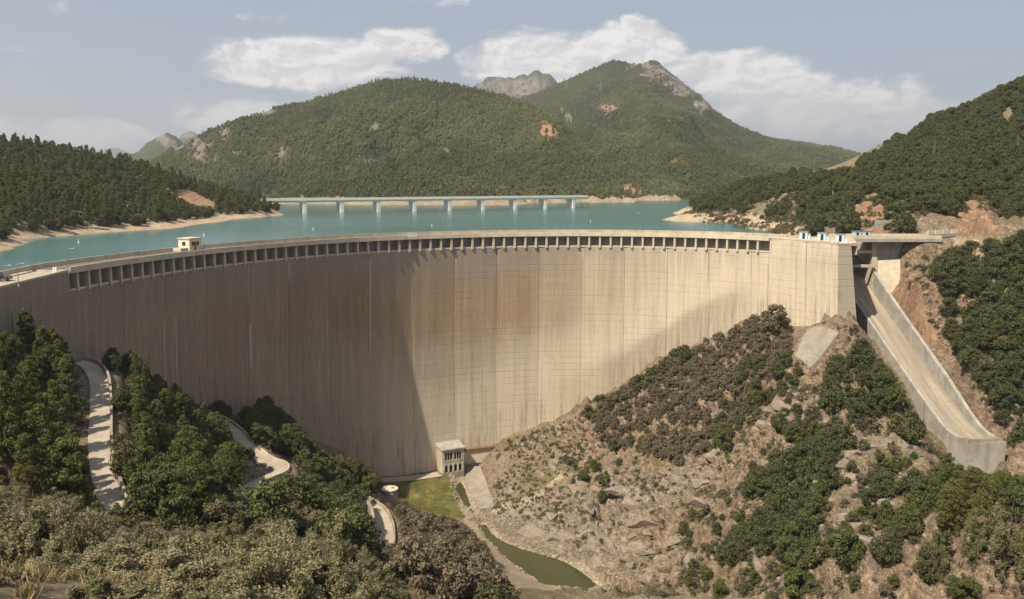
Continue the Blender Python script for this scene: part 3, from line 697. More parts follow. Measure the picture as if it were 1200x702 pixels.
def mat_dam():
    m, t = material('dam_concrete')
    uv = t.new('ShaderNodeUVMap', uv_map='UVMap').outputs[0]
    u, v, _ = t.sep(uv)
    h = t.attr('height_above_foot').outputs['Fac']
    st1 = t.noise(t.comb(t.math('MULTIPLY', u, 1.0), t.math('MULTIPLY', v, .022), 0.0), .55, 6, .72)        # long vertical streaks
    st2 = t.noise(t.comb(t.math('MULTIPLY', u, 1.0), t.math('MULTIPLY', v, .07), 3.3), 1.4, 5, .75)
    bl = t.noise(t.comb(t.math('MULTIPLY', u, .5), v, 9.1), .045, 5, .6)                                    # broad blotches
    fine = t.noise(t.comb(u, v, 1.0), 1.6, 5, .75)
    col = t.mix(t.ramp(st1, .30, .72), (.40, .328, .238), (.53, .45, .335))
    blk = t.math('FLOOR', t.math('DIVIDE', t.math('SUBTRACT', t.math('DIVIDE', u, 3.25), .35), 4.0))
    wn = t.new('ShaderNodeTexWhiteNoise', noise_dimensions='1D'); t.l.new(blk, wn.inputs['W']); rb = wn.outputs['Value']
    wn2 = t.new('ShaderNodeTexWhiteNoise', noise_dimensions='1D'); t.l.new(t.math('FLOOR', t.math('DIVIDE', u, 1.625)), wn2.inputs['W']); rc = wn2.outputs['Value']
    wn3 = t.new('ShaderNodeTexWhiteNoise', noise_dimensions='2D'); t.l.new(t.comb(blk, t.math('FLOOR', t.math('DIVIDE', v, 2.0)), 0.0), wn3.inputs['Vector']); rl = wn3.outputs['Value']
    col = t.mix(t.math('MULTIPLY', rc, .22), col, (.26, .205, .15)); col = t.mix(t.math('MULTIPLY', rl, .20), col, (.52, .44, .33)); col = t.mix(t.math('MULTIPLY', rb, .22), col, (.30, .25, .20))
    # brown biofilm under the crest, strongest in the middle of the arch
    mid = t.math('MULTIPLY', t.ramp(u, 10.0, 70.0), t.ramp(u, 178.0, 128.0))
    lo = t.math('ADD', v, t.math('ADD', t.math('MULTIPLY', t.math('SUBTRACT', bl, .5), 34.0), t.math('MULTIPLY', t.math('SUBTRACT', st2, .5), 16.0)))
    br = t.math('MULTIPLY', t.math('MULTIPLY', t.ramp(lo, -52.0, -40.0), t.ramp(lo, -14.0, -27.0)), mid)
    col = t.mix(t.math('MULTIPLY', br, t.math('ADD', t.math('MULTIPLY', rb, .5), t.math('ADD', .12, t.math('MULTIPLY', t.ramp(st2, .32, .62), .35)))), col, t.mix(t.ramp(st1, .35, .65), (.255, .160, .085), (.37, .25, .14)))
    col = t.mix(t.math('MULTIPLY', t.math('MULTIPLY', t.ramp(lo, -30.0, -22.0), t.ramp(u, 190.0, 150.0)), .55), col, t.mix(st2, (.24, .215, .19), (.36, .325, .285)))
    # left half dirtier, its shade also painted in; right third cleaner and yellower
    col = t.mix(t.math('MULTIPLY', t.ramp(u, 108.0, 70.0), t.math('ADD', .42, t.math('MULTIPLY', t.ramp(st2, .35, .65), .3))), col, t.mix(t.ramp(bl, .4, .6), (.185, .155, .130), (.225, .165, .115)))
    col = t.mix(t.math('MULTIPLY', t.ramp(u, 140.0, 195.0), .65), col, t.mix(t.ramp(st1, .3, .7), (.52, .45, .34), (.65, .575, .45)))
    # grey weathered zone that follows the foot
    ft = t.math('ADD', h, t.math('MULTIPLY', t.math('SUBTRACT', bl, .5), 9.0))
    gz = t.math('MULTIPLY', t.ramp(ft, 16.0, 10.5), t.ramp(u, 143.0, 172.0))
    gz = t.math('MULTIPLY', gz, t.ramp(u, 216.0, 200.0))
    col = t.mix(t.math('MULTIPLY', gz, t.math('ADD', .30, t.math('MULTIPLY', t.ramp(st2, .35, .65), .35))), col, (.26, .22, .18))
    pl = t.math('MULTIPLY', t.math('MULTIPLY', t.ramp(ft, 34.0, 20.0), t.math('SUBTRACT', 1.0, gz)), t.ramp(u, 85.0, 112.0))  # pale zone kept off the left half, adding to the shade painted there
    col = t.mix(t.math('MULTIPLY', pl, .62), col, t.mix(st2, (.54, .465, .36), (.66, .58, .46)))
    # black runs at the very foot and just below the gallery
    run = t.ramp(t.noise(t.comb(u, t.math('MULTIPLY', v, .05), 5.5), .9, 5, .8), .50, .64)
    col = t.mix(t.math('MULTIPLY', t.math('MULTIPLY', run, t.ramp(h, 14.0, 4.0)), .5), col, (.10, .078, .06))
    col = t.mix(t.math('MULTIPLY', t.math('MULTIPLY', t.ramp(st2, .44, .66), t.ramp(v, -31.0, -21.0)), .38), col, (.20, .18, .16))
    drk = t.ramp(t.noise(t.comb(u, t.math('MULTIPLY', v, .012), 2.5), .42, 3, .7), .60, .72)
    col = t.mix(t.math('MULTIPLY', drk, .24), col, (.16, .12, .09))
    wth = t.ramp(t.noise(t.comb(u, t.math('MULTIPLY', v, .035), 6.1), .8, 7, .78), .44, .66)
    col = t.mix(t.math('MULTIPLY', wth, .34), col, (.27, .225, .18))
    col = t.mix(t.math('MULTIPLY', t.ramp(t.noise(t.comb(u, t.math('MULTIPLY', v, .3), 4.4), .35, 8, .8), .5, .68), .26), col, (.26, .21, .165))
    # formwork: lift lines and panel lines
    def lines(x, per, w):
        q = t.math('ABSOLUTE', t.math('SUBTRACT', t.math('FRACT', t.math('DIVIDE', x, per)), .5))
        return t.ramp(q, .5 - w, .5 - w * .25)
    wob = t.math('MULTIPLY', t.math('SUBTRACT', fine, .5), .25)
    lift = t.math('MULTIPLY', lines(t.math('ADD', v, wob), 2.0, .07), t.ramp(t.noise(t.comb(t.math('MULTIPLY', u, .35), v, 7.7), .33, 4, .7), .36, .60))
    pan = t.math('MULTIPLY', lines(t.math('ADD', u, wob), 1.625, .09), t.ramp(t.noise(t.comb(u, t.math('MULTIPLY', v, .2), 8.7), .4, 3, .6), .45, .7))
    col = t.mix(t.math('MULTIPLY', t.math('MAXIMUM', lift, pan), .20), col, (.15, .11, .085))
    lw = t.math('MULTIPLY', lines(t.math('ADD', u, .7), 3.25, .06), t.ramp(st2, .5, .7))
    col = t.mix(t.math('MULTIPLY', lw, .4), col, (.55, .50, .42))
    # lime that has leaked from joints: (arc length, top, bottom, half-width)
    for (uu, top, bot, hw, k) in [(30 * .0 + 28.3 * 3.25, -22, -52, .20, .75), (32.3 * 3.25, -23, -46, .17, .7), (36.5 * 3.25, -21, -27, .18, .5), (16.4 * 3.25, -21, -29, .2, .5), (20.4 * 3.25, -21, -26, .3, .5), (16.6 * 3.25, -36, -47, .24, .7),
                               (9.3 * 3.25, -30, -44, .16, .6), (8.2 * 3.25, -31, -46, .18, .5), (40.5 * 3.25, -21, -25, .3, .5), (48.4 * 3.25, -21, -24, .5, .5), (56.2 * 3.25, -21, -26, .25, .4), (73.5 * 3.25, -23, -36, .12, .4)]:
        q = t.math('MULTIPLY', t.ramp(t.math('ABSOLUTE', t.math('SUBTRACT', t.math('ADD', u, t.math('MULTIPLY', wob, .5)), uu)), hw, hw * .3), t.math('MULTIPLY', t.ramp(v, bot - 2.0, bot + 3.0), t.ramp(v, top + .6, top - .6)))
        col = t.mix(t.math('MULTIPLY', q, k), col, (.62, .58, .52))
    for (uu, top, bot, hw) in [(66.0 * 3.25, -24, -60, .22), (60.2 * 3.25, -21, -34, .22), (70 * 3.25, -18, -40, .12), (73.4 * 3.25, -19, -24, .15)]:
        q = t.math('MULTIPLY', t.ramp(t.math('ABSOLUTE', t.math('SUBTRACT', u, uu)), hw, hw * .3), t.math('MULTIPLY', t.ramp(v, bot, bot + 6.0), t.ramp(v, top + .6, top - .6)))
        col = t.mix(t.math('MULTIPLY', q, .6), col, (.16, .12, .08))
    hgt = t.math('ADD', t.math('MULTIPLY', fine, .5), t.math('MULTIPLY', lift, -.8))
    return finish(m, t, col, .92, t.bump(hgt, .35, .12), .2)
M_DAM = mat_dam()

# ------------------------------------------------------------------ the dam
dam = empty('concrete_dam', (0, 0, 0))
tag(dam, 'tall curved concrete arch dam stained brown, with a row of pillars below its crest road', 'dam')
JOINT = [-19, -15, -11.3, -7.7, -4.2, -0.75] + [4.35 + 4 * k for k in range(16)] + [66.2, 70.0, 73.3]
def wall_block(i0, i1, wing):
    top = -16.6 if wing else -20.35
    out = .5 if wing else 0.0
    gap = .012
    ni, nz = 3, 16
    ii = np.linspace(i0 + gap, i1 - gap, ni)
    fz = float(min(foot(i0), foot(i1))) - 9
    zz = np.linspace(top, fz, nz)
    V = []; UV = []; HF = []
    xa, ya, *_ = crest_frame(ii[0]); 
    for z in zz:
        xs, ys = face_point(ii, z, out)
        for a in range(ni):
            # each monolith is cast flat between its joints
            q = a / (ni - 1); V.append((xs[0] * (1 - q) + xs[-1] * q, ys[0] * (1 - q) + ys[-1] * q, z)); UV.append((ii[a] * 3.25, z)); HF.append(z - float(foot(ii[a])))
    n0 = len(V)
    th = lambda z: 4.6 + (-z - 16) * .17
    for z in zz:
        xs, ys, tx, ty, nx, ny = crest_frame(ii)
        for a in range(ni):
            V.append((float(xs[a] - nx[a] * th(z) * 1.0), float(ys[a] - ny[a] * th(z)), z)); UV.append((ii[a] * 3.25, z)); HF.append(20.0)
    F = []
    for r in range(nz - 1):
        for a in range(ni - 1):
            k = r * ni + a; F.append((k, k + ni, k + ni + 1, k + 1)); k += n0; F.append((k, k + 1, k + ni + 1, k + ni))
        k = r * ni; F.append((k, n0 + k, n0 + k + ni, k + ni)); k += ni - 1; F.append((k, k + ni, n0 + k + ni, n0 + k))
    for a in range(ni - 1):
        F.append((a, a + 1, n0 + a + 1, n0 + a)); k = (nz - 1) * ni + a; F.append((k, n0 + k, n0 + k + 1, k + 1))
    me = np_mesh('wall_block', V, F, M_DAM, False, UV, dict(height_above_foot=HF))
    return obj('wall_block', me, dam)
for a, b in zip(JOINT[:-1], JOINT[1:]):
    wall_block(a, b, b < 0 or a > 66)
def sweep(name, i0, i1, prof, mat, parent, n=None, caps=True):
    """profile [(offset downstream, z)] swept along the crest line"""
    n = n or max(2, int((i1 - i0) * 1.0)); V = []; F = []; k = len(prof)
    ii = np.linspace(i0, i1, n + 1); xs, ys, tx, ty, nx, ny = crest_frame(ii)
    for a in range(n + 1):
        for o, z in prof: V.append((xs[a] + nx[a] * o, ys[a] + ny[a] * o, z))
    for a in range(n):
        for b in range(k): F.append((a * k + b, a * k + (b + 1) % k, (a + 1) * k + (b + 1) % k, (a + 1) * k + b))
    mb = MB(); mb.add(V, F)
    if caps: mb.f += [tuple(range(k)), tuple(n * k + b for b in range(k))[::-1]]
    return mb.build(name, mat, parent)
# gallery below the crest: recessed wall, floor ledge, deck above
sweep('gallery_wall', -.74, 66.15, [(-2.5, -20.3), (-2.5, -17.0), (-3.4, -17.0), (-3.4, -20.3)], M_CONC_GREY, dam, 80)
sweep('ledge', -.74, 66.15, [(-.6, -20.34), (-.6, -19.95), (-1.0, -19.95), (-1.0, -20.34)], M_CONC_PALE, dam, 80)
sweep('deck', -.74, 66.15, [(0, -17.0), (0, -16.25), (-7.2, -16.25), (-7.2, -17.4), (-3.5, -17.0)], M_CONC_PALE, dam, 80)
sweep('parapet', -.74, 73.3, [(-.02, -16.245), (-.02, -15.8), (-.32, -15.8), (-.32, -16.245)], M_CONC_PALE, dam, 90)
sweep('parapet', -19, 66.5, [(-6.85, -16.245), (-6.85, -15.35), (-7.15, -15.35), (-7.15, -16.245)], M_CONC, dam, 90)
sweep('crest_road', -.74, 66.15, [(-.95, -16.24), (-.95, -16.2), (-6.2, -16.2), (-6.2, -16.24)], M_ASPH, dam, 90)
# wing on the left: wide platform behind the wall
sweep('platform', -19, -.78, [(-.6, -17.6), (-.6, -16.57), (-13.0, -16.57), (-13.0, -19.0)], M_CONC, dam, 20)
sweep('kerb', -19, -.78, [(-.3, -16.56), (-.3, -16.2), (-.58, -16.2), (-.58, -16.56)], M_CONC_PALE, dam, 20)
sweep('forecourt', -19, -.78, [(-.65, -16.565), (-.65, -16.53), (-12.2, -16.53), (-12.2, -16.565)], M_LANE, dam, 20)
# thrust block deck on the right
sweep('abutment_deck', 66.2, 73.3, [(-.1, -16.59), (-.1, -16.25), (-7.2, -16.25), (-7.2, -17.2)], M_CONC_PALE, dam, 10)
# pillars
x0, y0, tx, ty, nx, ny = crest_frame(0.0)
mb = MB(); mb.box(-.29, .29, -1.5, .80, -3.6, 0.0); mb.hexa([(-.29, .28, -4.0), (.29, .28, -4.0), (.29, .3, -4.0), (-.29, .3, -4.0)], [(-.29, -.6, -3.602), (.29, -.6, -3.602), (.29, .80, -3.602), (-.29, .80, -3.602)])
pm = mb.mesh('pillar', M_CONC)
for i in range(66):
    x, y, tx, ty, nx, ny = crest_frame(float(i))
    o = obj('pillar', pm, dam, (float(x - nx * 1.0), float(y - ny * 1.0), -17.0)); o.rotation_euler = (0, 0, math.atan2(float(ny), float(nx)) - math.pi / 2)
# expansion joints in the wing
for px_ in (10, 32, 41, 53):
    xx = PZ(px_, 335, -18)
    i = -0.75 - (np.hypot(crest(-.75)[0] - PZ(px_, 342.5 - px_ * .26, -16.5)[0], crest(-.75)[1] - PZ(px_, 342.5 - px_ * .26, -16.5)[1])) / 3.25
    a, b = face_point(i - .06, -20.0, .53), face_point(i + .06, -20.0, .53)
    mb = MB(); z0, z1 = float(foot(i)) - 1, -18.2
    f0, f1 = face_point(i - .06, -20, .1), face_point(i + .06, -20, .1)
    mb.hexa([(a[0], a[1], z0), (b[0], b[1], z0), (f1[0], f1[1], z0), (f0[0], f0[1], z0)], [(a[0], a[1], z1), (b[0], b[1], z1), (f1[0], f1[1], z1), (f0[0], f0[1], z1)])
    mb.build('expansion_joint', M_CONC_DARK, dam)
# sloping concrete apron at the foot of the thrust block, draped on the ground
def drape(name, corners, mat, parent, lift=.25, nu=14, nv=10, deep=1.5):
    c = [np.array(p, float) for p in corners]; g = []
    for a in np.linspace(0, 1, nu):
        for b in np.linspace(0, 1, nv):
            p = (c[0] * (1 - a) + c[1] * a) * (1 - b) + (c[3] * (1 - a) + c[2] * a) * b; g.append(p[:2])
    g = np.array(g); base_ = base_height(g[:, 0], g[:, 1]); z = np.maximum(h_at(g[:, 0], g[:, 1]) + .1, base_ + lift)
    ii = np.arange(nu * nv).reshape(nu, nv); F = np.stack([ii[:-1, :-1], ii[1:, :-1], ii[1:, 1:], ii[:-1, 1:]], -1).reshape(-1, 4)
    V = np.c_[g, z]; V2 = np.c_[g, z - deep]; rim = list(ii[0]) + list(ii[1:, -1]) + list(ii[-1, ::-1][1:]) + list(ii[::-1, 0][1:-1]); n = len(V)
    mb = MB(); mb.add(np.vstack([V, V2]), [tuple(f) for f in F] + [(rim[k], rim[(k + 1) % len(rim)], rim[(k + 1) % len(rim)] + n, rim[k] + n) for k in range(len(rim))])
    return mb.build(name, mat, parent)
drape('apron', [PY(983, 385, 207), PY(946, 386, 216), PY(932, 415, 211), PY(948, 416, 207)], M_SLAB, dam, .35)
# ------------------------------------------------------------------ paints
def mat_plain(name, col, rough=.6, metallic=0.0, var=.12, spec=.4):
    m, t = material(name)
    co = t.new('ShaderNodeTexCoord').outputs['Object']
    n = t.noise(co, 1.7, 5, .7); n2 = t.noise(t.mapping(co, (1, 1, .15)), 3.0, 4, .7)
    c = t.mix(t.ramp(n, .3, .7), tuple(x * (1 - var) for x in col), tuple(min(1, x * (1 + var)) for x in col))
    c = t.mix(t.math('MULTIPLY', t.ramp(n2, .58, .75), .25), c, tuple(x * .5 for x in col))
    return finish(m, t, c, rough, None, spec, metallic)
M_BLUE = mat_plain('pale_blue_paint', (.42, .52, .58), .5)
M_STEEL = mat_plain('grey_steel', (.30, .31, .32), .5, .6)
M_WHITE = mat_plain('white_paint', (.74, .72, .68), .5)
M_GLASS = mat_plain('dark_glass', (.025, .03, .035), .15)
M_DARK = mat_plain('dark_opening', (.03, .027, .024), .9)
M_CREAM = mat_plain('cream_render', (.62, .54, .40), .9)
M_RUST = mat_plain('rusty_iron', (.17, .085, .045), .8)
M_CARB = mat_plain('dark_car_paint', (.035, .03, .032), .25, .2)
M_TYRE = mat_plain('tyre_rubber', (.02, .02, .02), .9)
M_REDL = mat_plain('red_lens', (.35, .02, .015), .2)
M_ROCKW = mat_concrete('rubble_wall', (.22, .175, .13), (.36, .30, .23), .3, .5)

# ------------------------------------------------------------------ roads and their edge walls
def poly_wall(name, pts, nrm, off, h, th, mat, label, cat, i0=0, i1=None, group=None):
    i1 = len(pts) if i1 is None else i1
    p = pts[i0:i1]; n = nrm[i0:i1]; V = []; F = []
    for k in range(len(p)):
        b = p[k, :2] + n[k] * off
        for o, z in ((-th / 2, -.6), (th / 2, -.6), (th / 2, h), (-th / 2, h)):
            q = b + n[k] * o; V.append((q[0], q[1], p[k, 2] + z))
    for k in range(len(p) - 1):
        for c in range(4): F.append((k * 4 + c, k * 4 + (c + 1) % 4, k * 4 + 4 + (c + 1) % 4, k * 4 + 4 + c))
    mb = MB(); mb.add(V, F); mb.f += [(0, 1, 2, 3), tuple((len(p) - 1) * 4 + c for c in (3, 2, 1, 0))]
    o = mb.build(name, mat); return tag(o, label, cat, group)
for nm, oname in (('upper', 'road_upper'), ('middle', 'road_hairpin'), ('lower', 'road_lower'), ('shelf', 'road_abutment'), ('foot', 'path_dam_foot')):
    pts, hw = ROADS[nm]
    V, F, nrm = ribbon(pts, hw)
    me = np_mesh(oname, V, F, {'shelf': M_ASPH}.get(nm, M_LANE), True)
    tag(obj(oname, me), kind='structure')
    if nm == 'upper':
        poly_wall('road_wall', pts, nrm, hw + .25, .75, .35, M_CONC_DARK, 'dark low wall along the valley side of the straight road among the pines', 'wall')
    if nm == 'middle':
        j = len(pts) // 3
        poly_wall('road_wall', pts, nrm, hw + .2, .65, .35, M_CONC, 'low concrete wall round the outside of the hairpin bend', 'wall', j)
        poly_wall('road_wall', pts, nrm, hw + .2, .6, .35, M_ROCKW, 'low rubble wall beside the short road piece above the hairpin', 'wall', 0, j - 2)
    if nm == 'lower':
        poly_wall('road_wall', pts, nrm, hw + .2, .7, .35, M_ROCKW, 'low brown wall on the outer curve of the road near the round tank', 'wall', 6)
        poly_wall('retaining_wall', pts, nrm, -hw - .5, 3.4, .6, M_ROCKW, 'rubble retaining wall on the uphill side of the lowest road', 'wall', len(pts) // 4)
    if nm == 'shelf':
        # guard wall of separate concrete blocks along the far kerb
        root = empty('guard_wall', tuple(pts[20])); tag(root, 'pale concrete guard wall with gaps beside the road under the cut rock', 'wall')
        for k in range(12, len(pts) - 3, 3):
            p = pts[k]; n = nrm[k]; b = p[:2] + n * (hw + .6); tgd = np.array([n[1], -n[0]])
            mb = MB(); a0 = b - tgd * 1.1; a1 = b + tgd * 1.1; q = n * .25
            mb.hexa([(a0[0] - q[0], a0[1] - q[1], p[2] - .8), (a1[0] - q[0], a1[1] - q[1], p[2] - .8), (a1[0] + q[0], a1[1] + q[1], p[2] - .8), (a0[0] + q[0], a0[1] + q[1], p[2] - .8)],
                    [(a0[0] - q[0], a0[1] - q[1], p[2] + 1.15), (a1[0] - q[0], a1[1] - q[1], p[2] + 1.15), (a1[0] + q[0], a1[1] + q[1], p[2] + 1.15), (a0[0] + q[0], a0[1] + q[1], p[2] + 1.15)])
            o = mb.build('guard_block', M_CONC_PALE, root); o.location = -Vector(pts[20])

# ------------------------------------------------------------------ spillway
sp = empty('spillway', (105, 240, -16)); tag(sp, 'steep concrete spillway chute with side walls and a flip lip beside the dam', 'spillway')
def sput(mb, name, mat, parent=None):
    mb.v = [(x - .043 * (y - 180) if 95 < x < 113.9 else x, y, z) for x, y, z in mb.v]      # the chute bears a little left of north
    o = mb.build(name, mat, parent or sp)
    if parent is None: o.location = (-105, -240, 16)
    return o
FL = [(250.0, -27.5), (247.0, -28.6), (244.0, -30.6), (236, -34.6), (228, -38.4), (220, -42.2), (212, -46.0), (204, -49.8), (196, -53.5), (190, -56.2), (186, -57.6), (182.5, -58.0), (180.0, -57.7), (178.2, -57.0)]
CX0, HWD = 105.0, 3.3
def fl_z(y): return float(np.interp(-y, [-a for a, b in FL], [b for a, b in FL]))
# floor slabs, one for each pour
for (ya, za), (yb, zb) in zip(FL[:-1], FL[1:]):
    mb = MB(); g = .05
    mb.hexa([(CX0 - HWD, yb + g, zb - 1.2), (CX0 + HWD, yb + g, zb - 1.2), (CX0 + HWD, ya - g, za - 1.2), (CX0 - HWD, ya - g, za - 1.2)],
            [(CX0 - HWD, yb + g, zb), (CX0 + HWD, yb + g, zb), (CX0 + HWD, ya - g, za), (CX0 - HWD, ya - g, za)])
    sput(mb, 'floor_slab', M_CHUTE)
def side(x0, x1, hfun, depth, name, mat):
    mb = MB(); V = []; F = []
    ys = np.linspace(250, 178.2, 40)
    for y in ys:
        z = fl_z(y); V += [(x0, y, z - depth(y)), (x1, y, z - depth(y)), (x1, y, z + hfun(y)), (x0, y, z + hfun(y))]
    for k in range(len(ys) - 1):
        for c in range(4): F.append((k * 4 + c, k * 4 + (c + 1) % 4, k * 4 + 4 + (c + 1) % 4, k * 4 + 4 + c))
    mb.add(V, F); mb.f += [(0, 1, 2, 3), tuple((len(ys) - 1) * 4 + c for c in (3, 2, 1, 0))]
    return sput(mb, name, mat)
side(CX0 + HWD + .02, CX0 + HWD + .9, lambda y: float(np.interp(y, [178, 186, 200, 225, 250], [.35, 1.6, 3.6, 4.9, 6.5])), lambda y: 7.0, 'side_wall', M_CONC_GREY)
side(CX0 - HWD - .7, CX0 - HWD - .02, lambda y: float(np.interp(y, [178, 184, 200, 250], [.3, .5, .5, .8])), lambda y: 7.5, 'side_wall', M_CONC_GREY)
mb = MB(); mb.hexa([(CX0 - HWD - 1.2, 178.15, -70), (CX0 + HWD + 1.2, 177.2, -70), (CX0 + HWD + 1.2, 186, -70), (CX0 - HWD - 1.2, 186, -70)], [(CX0 - HWD - .7, 178.15, -58.25), (CX0 + HWD + 1.2, 177.2, -57.2), (CX0 + HWD + 1.2, 186, -59.3), (CX0 - HWD - .7, 186, -59.3)])
sput(mb, 'flip_bucket', M_CONC_GREY)
# gate piers, gate leaves, crest slab
for x in (CX0 - HWD - 1.3, CX0 + HWD + .7):
    mb = MB(); mb.hexa([(x - .75, 238, -44), (x + .75, 238, -44), (x + .75, 254, -44), (x - .75, 254, -44)], [(x - .75, 243, -16.7), (x + .75, 243, -16.7), (x + .75, 254, -16.7), (x - .75, 254, -16.7)])
    sput(mb, 'pier', M_CONC)
mb = MB(); mb.box(CX0 - HWD - .5, CX0 + HWD, 250.02, 252, -36, -27.6)
sput(mb, 'weir', M_CONC_DARK)
mb = MB(); n = 9
for k in range(n):
    a0 = math.radians(-38 + 66 * k / n); a1 = math.radians(-38 + 66 * (k + 1) / n); r = 6.0; cy, cz = 245.2, -23.5
    p = lambda a, rr: (cy + rr * math.cos(a), cz + rr * math.sin(a))
    (ya, za), (yb, zb), (yc, zc), (yd, zd) = p(a0, r), p(a1, r), p(a1, r + .25), p(a0, r + .25)
    mb.hexa([(CX0 - HWD, ya, za), (CX0 + HWD - .1, ya, za), (CX0 + HWD - .1, yd, zd), (CX0 - HWD, yd, zd)], [(CX0 - HWD, yb, zb), (CX0 + HWD - .1, yb, zb), (CX0 + HWD - .1, yc, zc), (CX0 - HWD, yc, zc)])
gate = sput(mb, 'radial_gate', M_STEEL)
for dx_ in (-2.6, 2.3):
    mb = MB(); mb.tube([(CX0 + dx_, 245.2, -23.5), (CX0 + dx_, 250.2, -26.6)], [.22, .22], 8); mb.tube([(CX0 + dx_, 245.2, -23.5), (CX0 + dx_, 251.0, -21.6)], [.22, .22], 8)
    mb.v = [(x - .043 * (y - 180), y, z) for x, y, z in mb.v]; o = mb.build('gate_arm', M_STEEL, gate)
# cross beams between the piers, seen under the deck
for z, y in ((-20.6, 242.6), (-24.6, 240.6)):
    mb = MB(); mb.box(CX0 - HWD - .6, CX0 + HWD, y - .4, y + .4, z - .4, z + .4); sput(mb, 'cross_beam', M_CONC)
mb = MB(); mb.box(80, 124.5, 239.5, 247.5, -17.5, -16.62); sput(mb, 'bridge_deck', M_CONC_GREY)
mb = MB(); mb.box(97.5, 124.3, 239.55, 239.85, -16.6, -15.6); sput(mb, 'deck_parapet', M_CONC_PALE)
mb = MB(); mb.box(97.5, 124.3, 247.1, 247.4, -16.6, -15.6); sput(mb, 'deck_parapet', M_CONC_PALE)
# platform that joins the deck to the dam
q = [crest_frame(i) for i in (69.5, 73.3)]
pa = [(float(f[0] - f[4] * 6.9), float(f[1] - f[5] * 6.9)) for f in q]
mb = MB(); pl4 = [(pa[1][0], pa[1][1]), (101, 239.3), (86, 246), (pa[0][0], pa[0][1])]
mb.hexa([(x, y, -19.5) for x, y in pl4], [(x, y, -16.35) for x, y in pl4]); sput(mb, 'gate_platform', M_CONC)
# retaining wall right of the chute with its panels
for k in range(8):
    x0_ = CX0 + HWD + 1.6 + k * 2.2
    mb = MB(); x0_ -= 2.9; mb.box(x0_ + .03, x0_ + 2.17, 243.0 + k * .05, 244.2, -31 + k * 1.1, -17.55); o = mb.build('wall_panel', M_CONC_GREY, sp); o.location = (-105, -240, 16)
mb = MB(); mb.box(CX0 + HWD + 8.1, CX0 + HWD + 8.35, 242.7, 243.02, -28, -17.6); sput(mb, 'drain_pipe', M_RUST)
mb = MB(); mb.hexa([(CX0 + HWD + 1.5, 238.0, -36), (CX0 + HWD + 10, 240.0, -32), (CX0 + HWD + 10, 242.9, -32), (CX0 + HWD + 1.5, 242.9, -36)], [(CX0 + HWD + 1.5, 242.3, -23.2), (CX0 + HWD + 10, 242.3, -22.6), (CX0 + HWD + 10, 242.9, -22.6), (CX0 + HWD + 1.5, 242.9, -23.2)])
sput(mb, 'battered_footing', M_CONC_PALE)

# gate hoists: pale blue steel frames with dark openings
HOIST = [(958, 284.2, 'first, at the dam end of the row'), (974, 285, 'second of the row'), (991, 286, 'third of the row'), (1005, 286.5, 'fourth of the row'), (1016, 285.5, 'last of the row, over the chute')]
for k, (px_, py_, txt) in enumerate(HOIST):
    X, Y, Z = PZ(px_, py_, -16.3)
    if k < 3:
        fh = [float(q) for q in crest_frame((68.6, 70.4, 72.2)[k])]; X, Y = fh[0] - fh[4] * 4.6, fh[1] - fh[5] * 4.6
    if k >= 3: Y = 240.6; X = (px_ - 600) / FPX * 239.5
    zb_ = -16.25 if k < 3 else -16.6
    r = empty('gate_hoist', (X, Y, zb_), math.radians(-28 if k < 3 else 0)); tag(r, 'pale blue gate hoist on the dam top, ' + txt, 'gate hoist', 'gate hoists at the spillway')
    mb = MB(); mb.box(-1.1, 1.1, -.6, .6, 0, 2.1); mb.build('cabinet', M_BLUE, r)
    mb = MB(); mb.box(-1.25, 1.25, -.75, .75, 2.103, 2.25); mb.build('roof', M_STEEL, r)
    mb = MB(); mb.box(-.25, .45, -.66, -.603, .15, 1.8); mb.build('door', M_GLASS, r)
    mb = MB(); mb.box(1.2, 1.9, -.4, .4, 0, 1.2); mb.build('motor', M_BLUE, r)

# ------------------------------------------------------------------ outlet house at the foot of the dam
x, y = [float(q) for q in face_point(35.5, -84.0)]; f = [float(q) for q in crest_frame(35.5)]
rz = math.atan2(f[5], f[4]) + math.pi / 2
oh = empty('outlet_house', (x + f[4] * .3, y + f[5] * .3, -90.0), rz); tag(oh, 'small two-storey concrete outlet house with arched openings at the foot of the dam', 'building')
hw_, dp = 3.6, 5.0
mb = MB(); mb.box(-hw_, hw_, -dp, 1.5, -4, .9); mb.build('base', M_CONC_DARK, oh)
# walls: sides and back solid, front made of piers, sill band and lintels so that the openings are real
mb = MB(); mb.box(-hw_, -hw_ + .3, -dp, 1.5, .9, 8.3); mb.box(hw_ - .3, hw_, -dp, 1.5, .9, 8.3); mb.box(-hw_ + .3, hw_ - .3, .8, 1.5, .9, 8.3)
mb.box(-hw_ + .3, hw_ - .3, -dp, .8, 4.4, 4.7)
mb.build('wall', M_CONC, oh)
fr_ = MB()
fr_.box(-hw_ + .3, hw_ - .3, -dp, -dp + .35, .9, 1.3); fr_.box(-hw_ + .3, hw_ - .3, -dp, -dp + .35, 4.0, 5.2); fr_.box(-hw_ + .3, hw_ - .3, -dp, -dp + .35, 7.4, 8.3)
fr_.build('front_band', M_CONC, oh)
for k in range(5):
    xx = -hw_ + .3 + k * (2 * hw_ - .6 - .5) / 4
    mb = MB(); mb.box(xx, xx + .5, -dp - .08, -dp + .35, 1.303, 3.997); mb.build('column', M_CONC_PALE, oh)
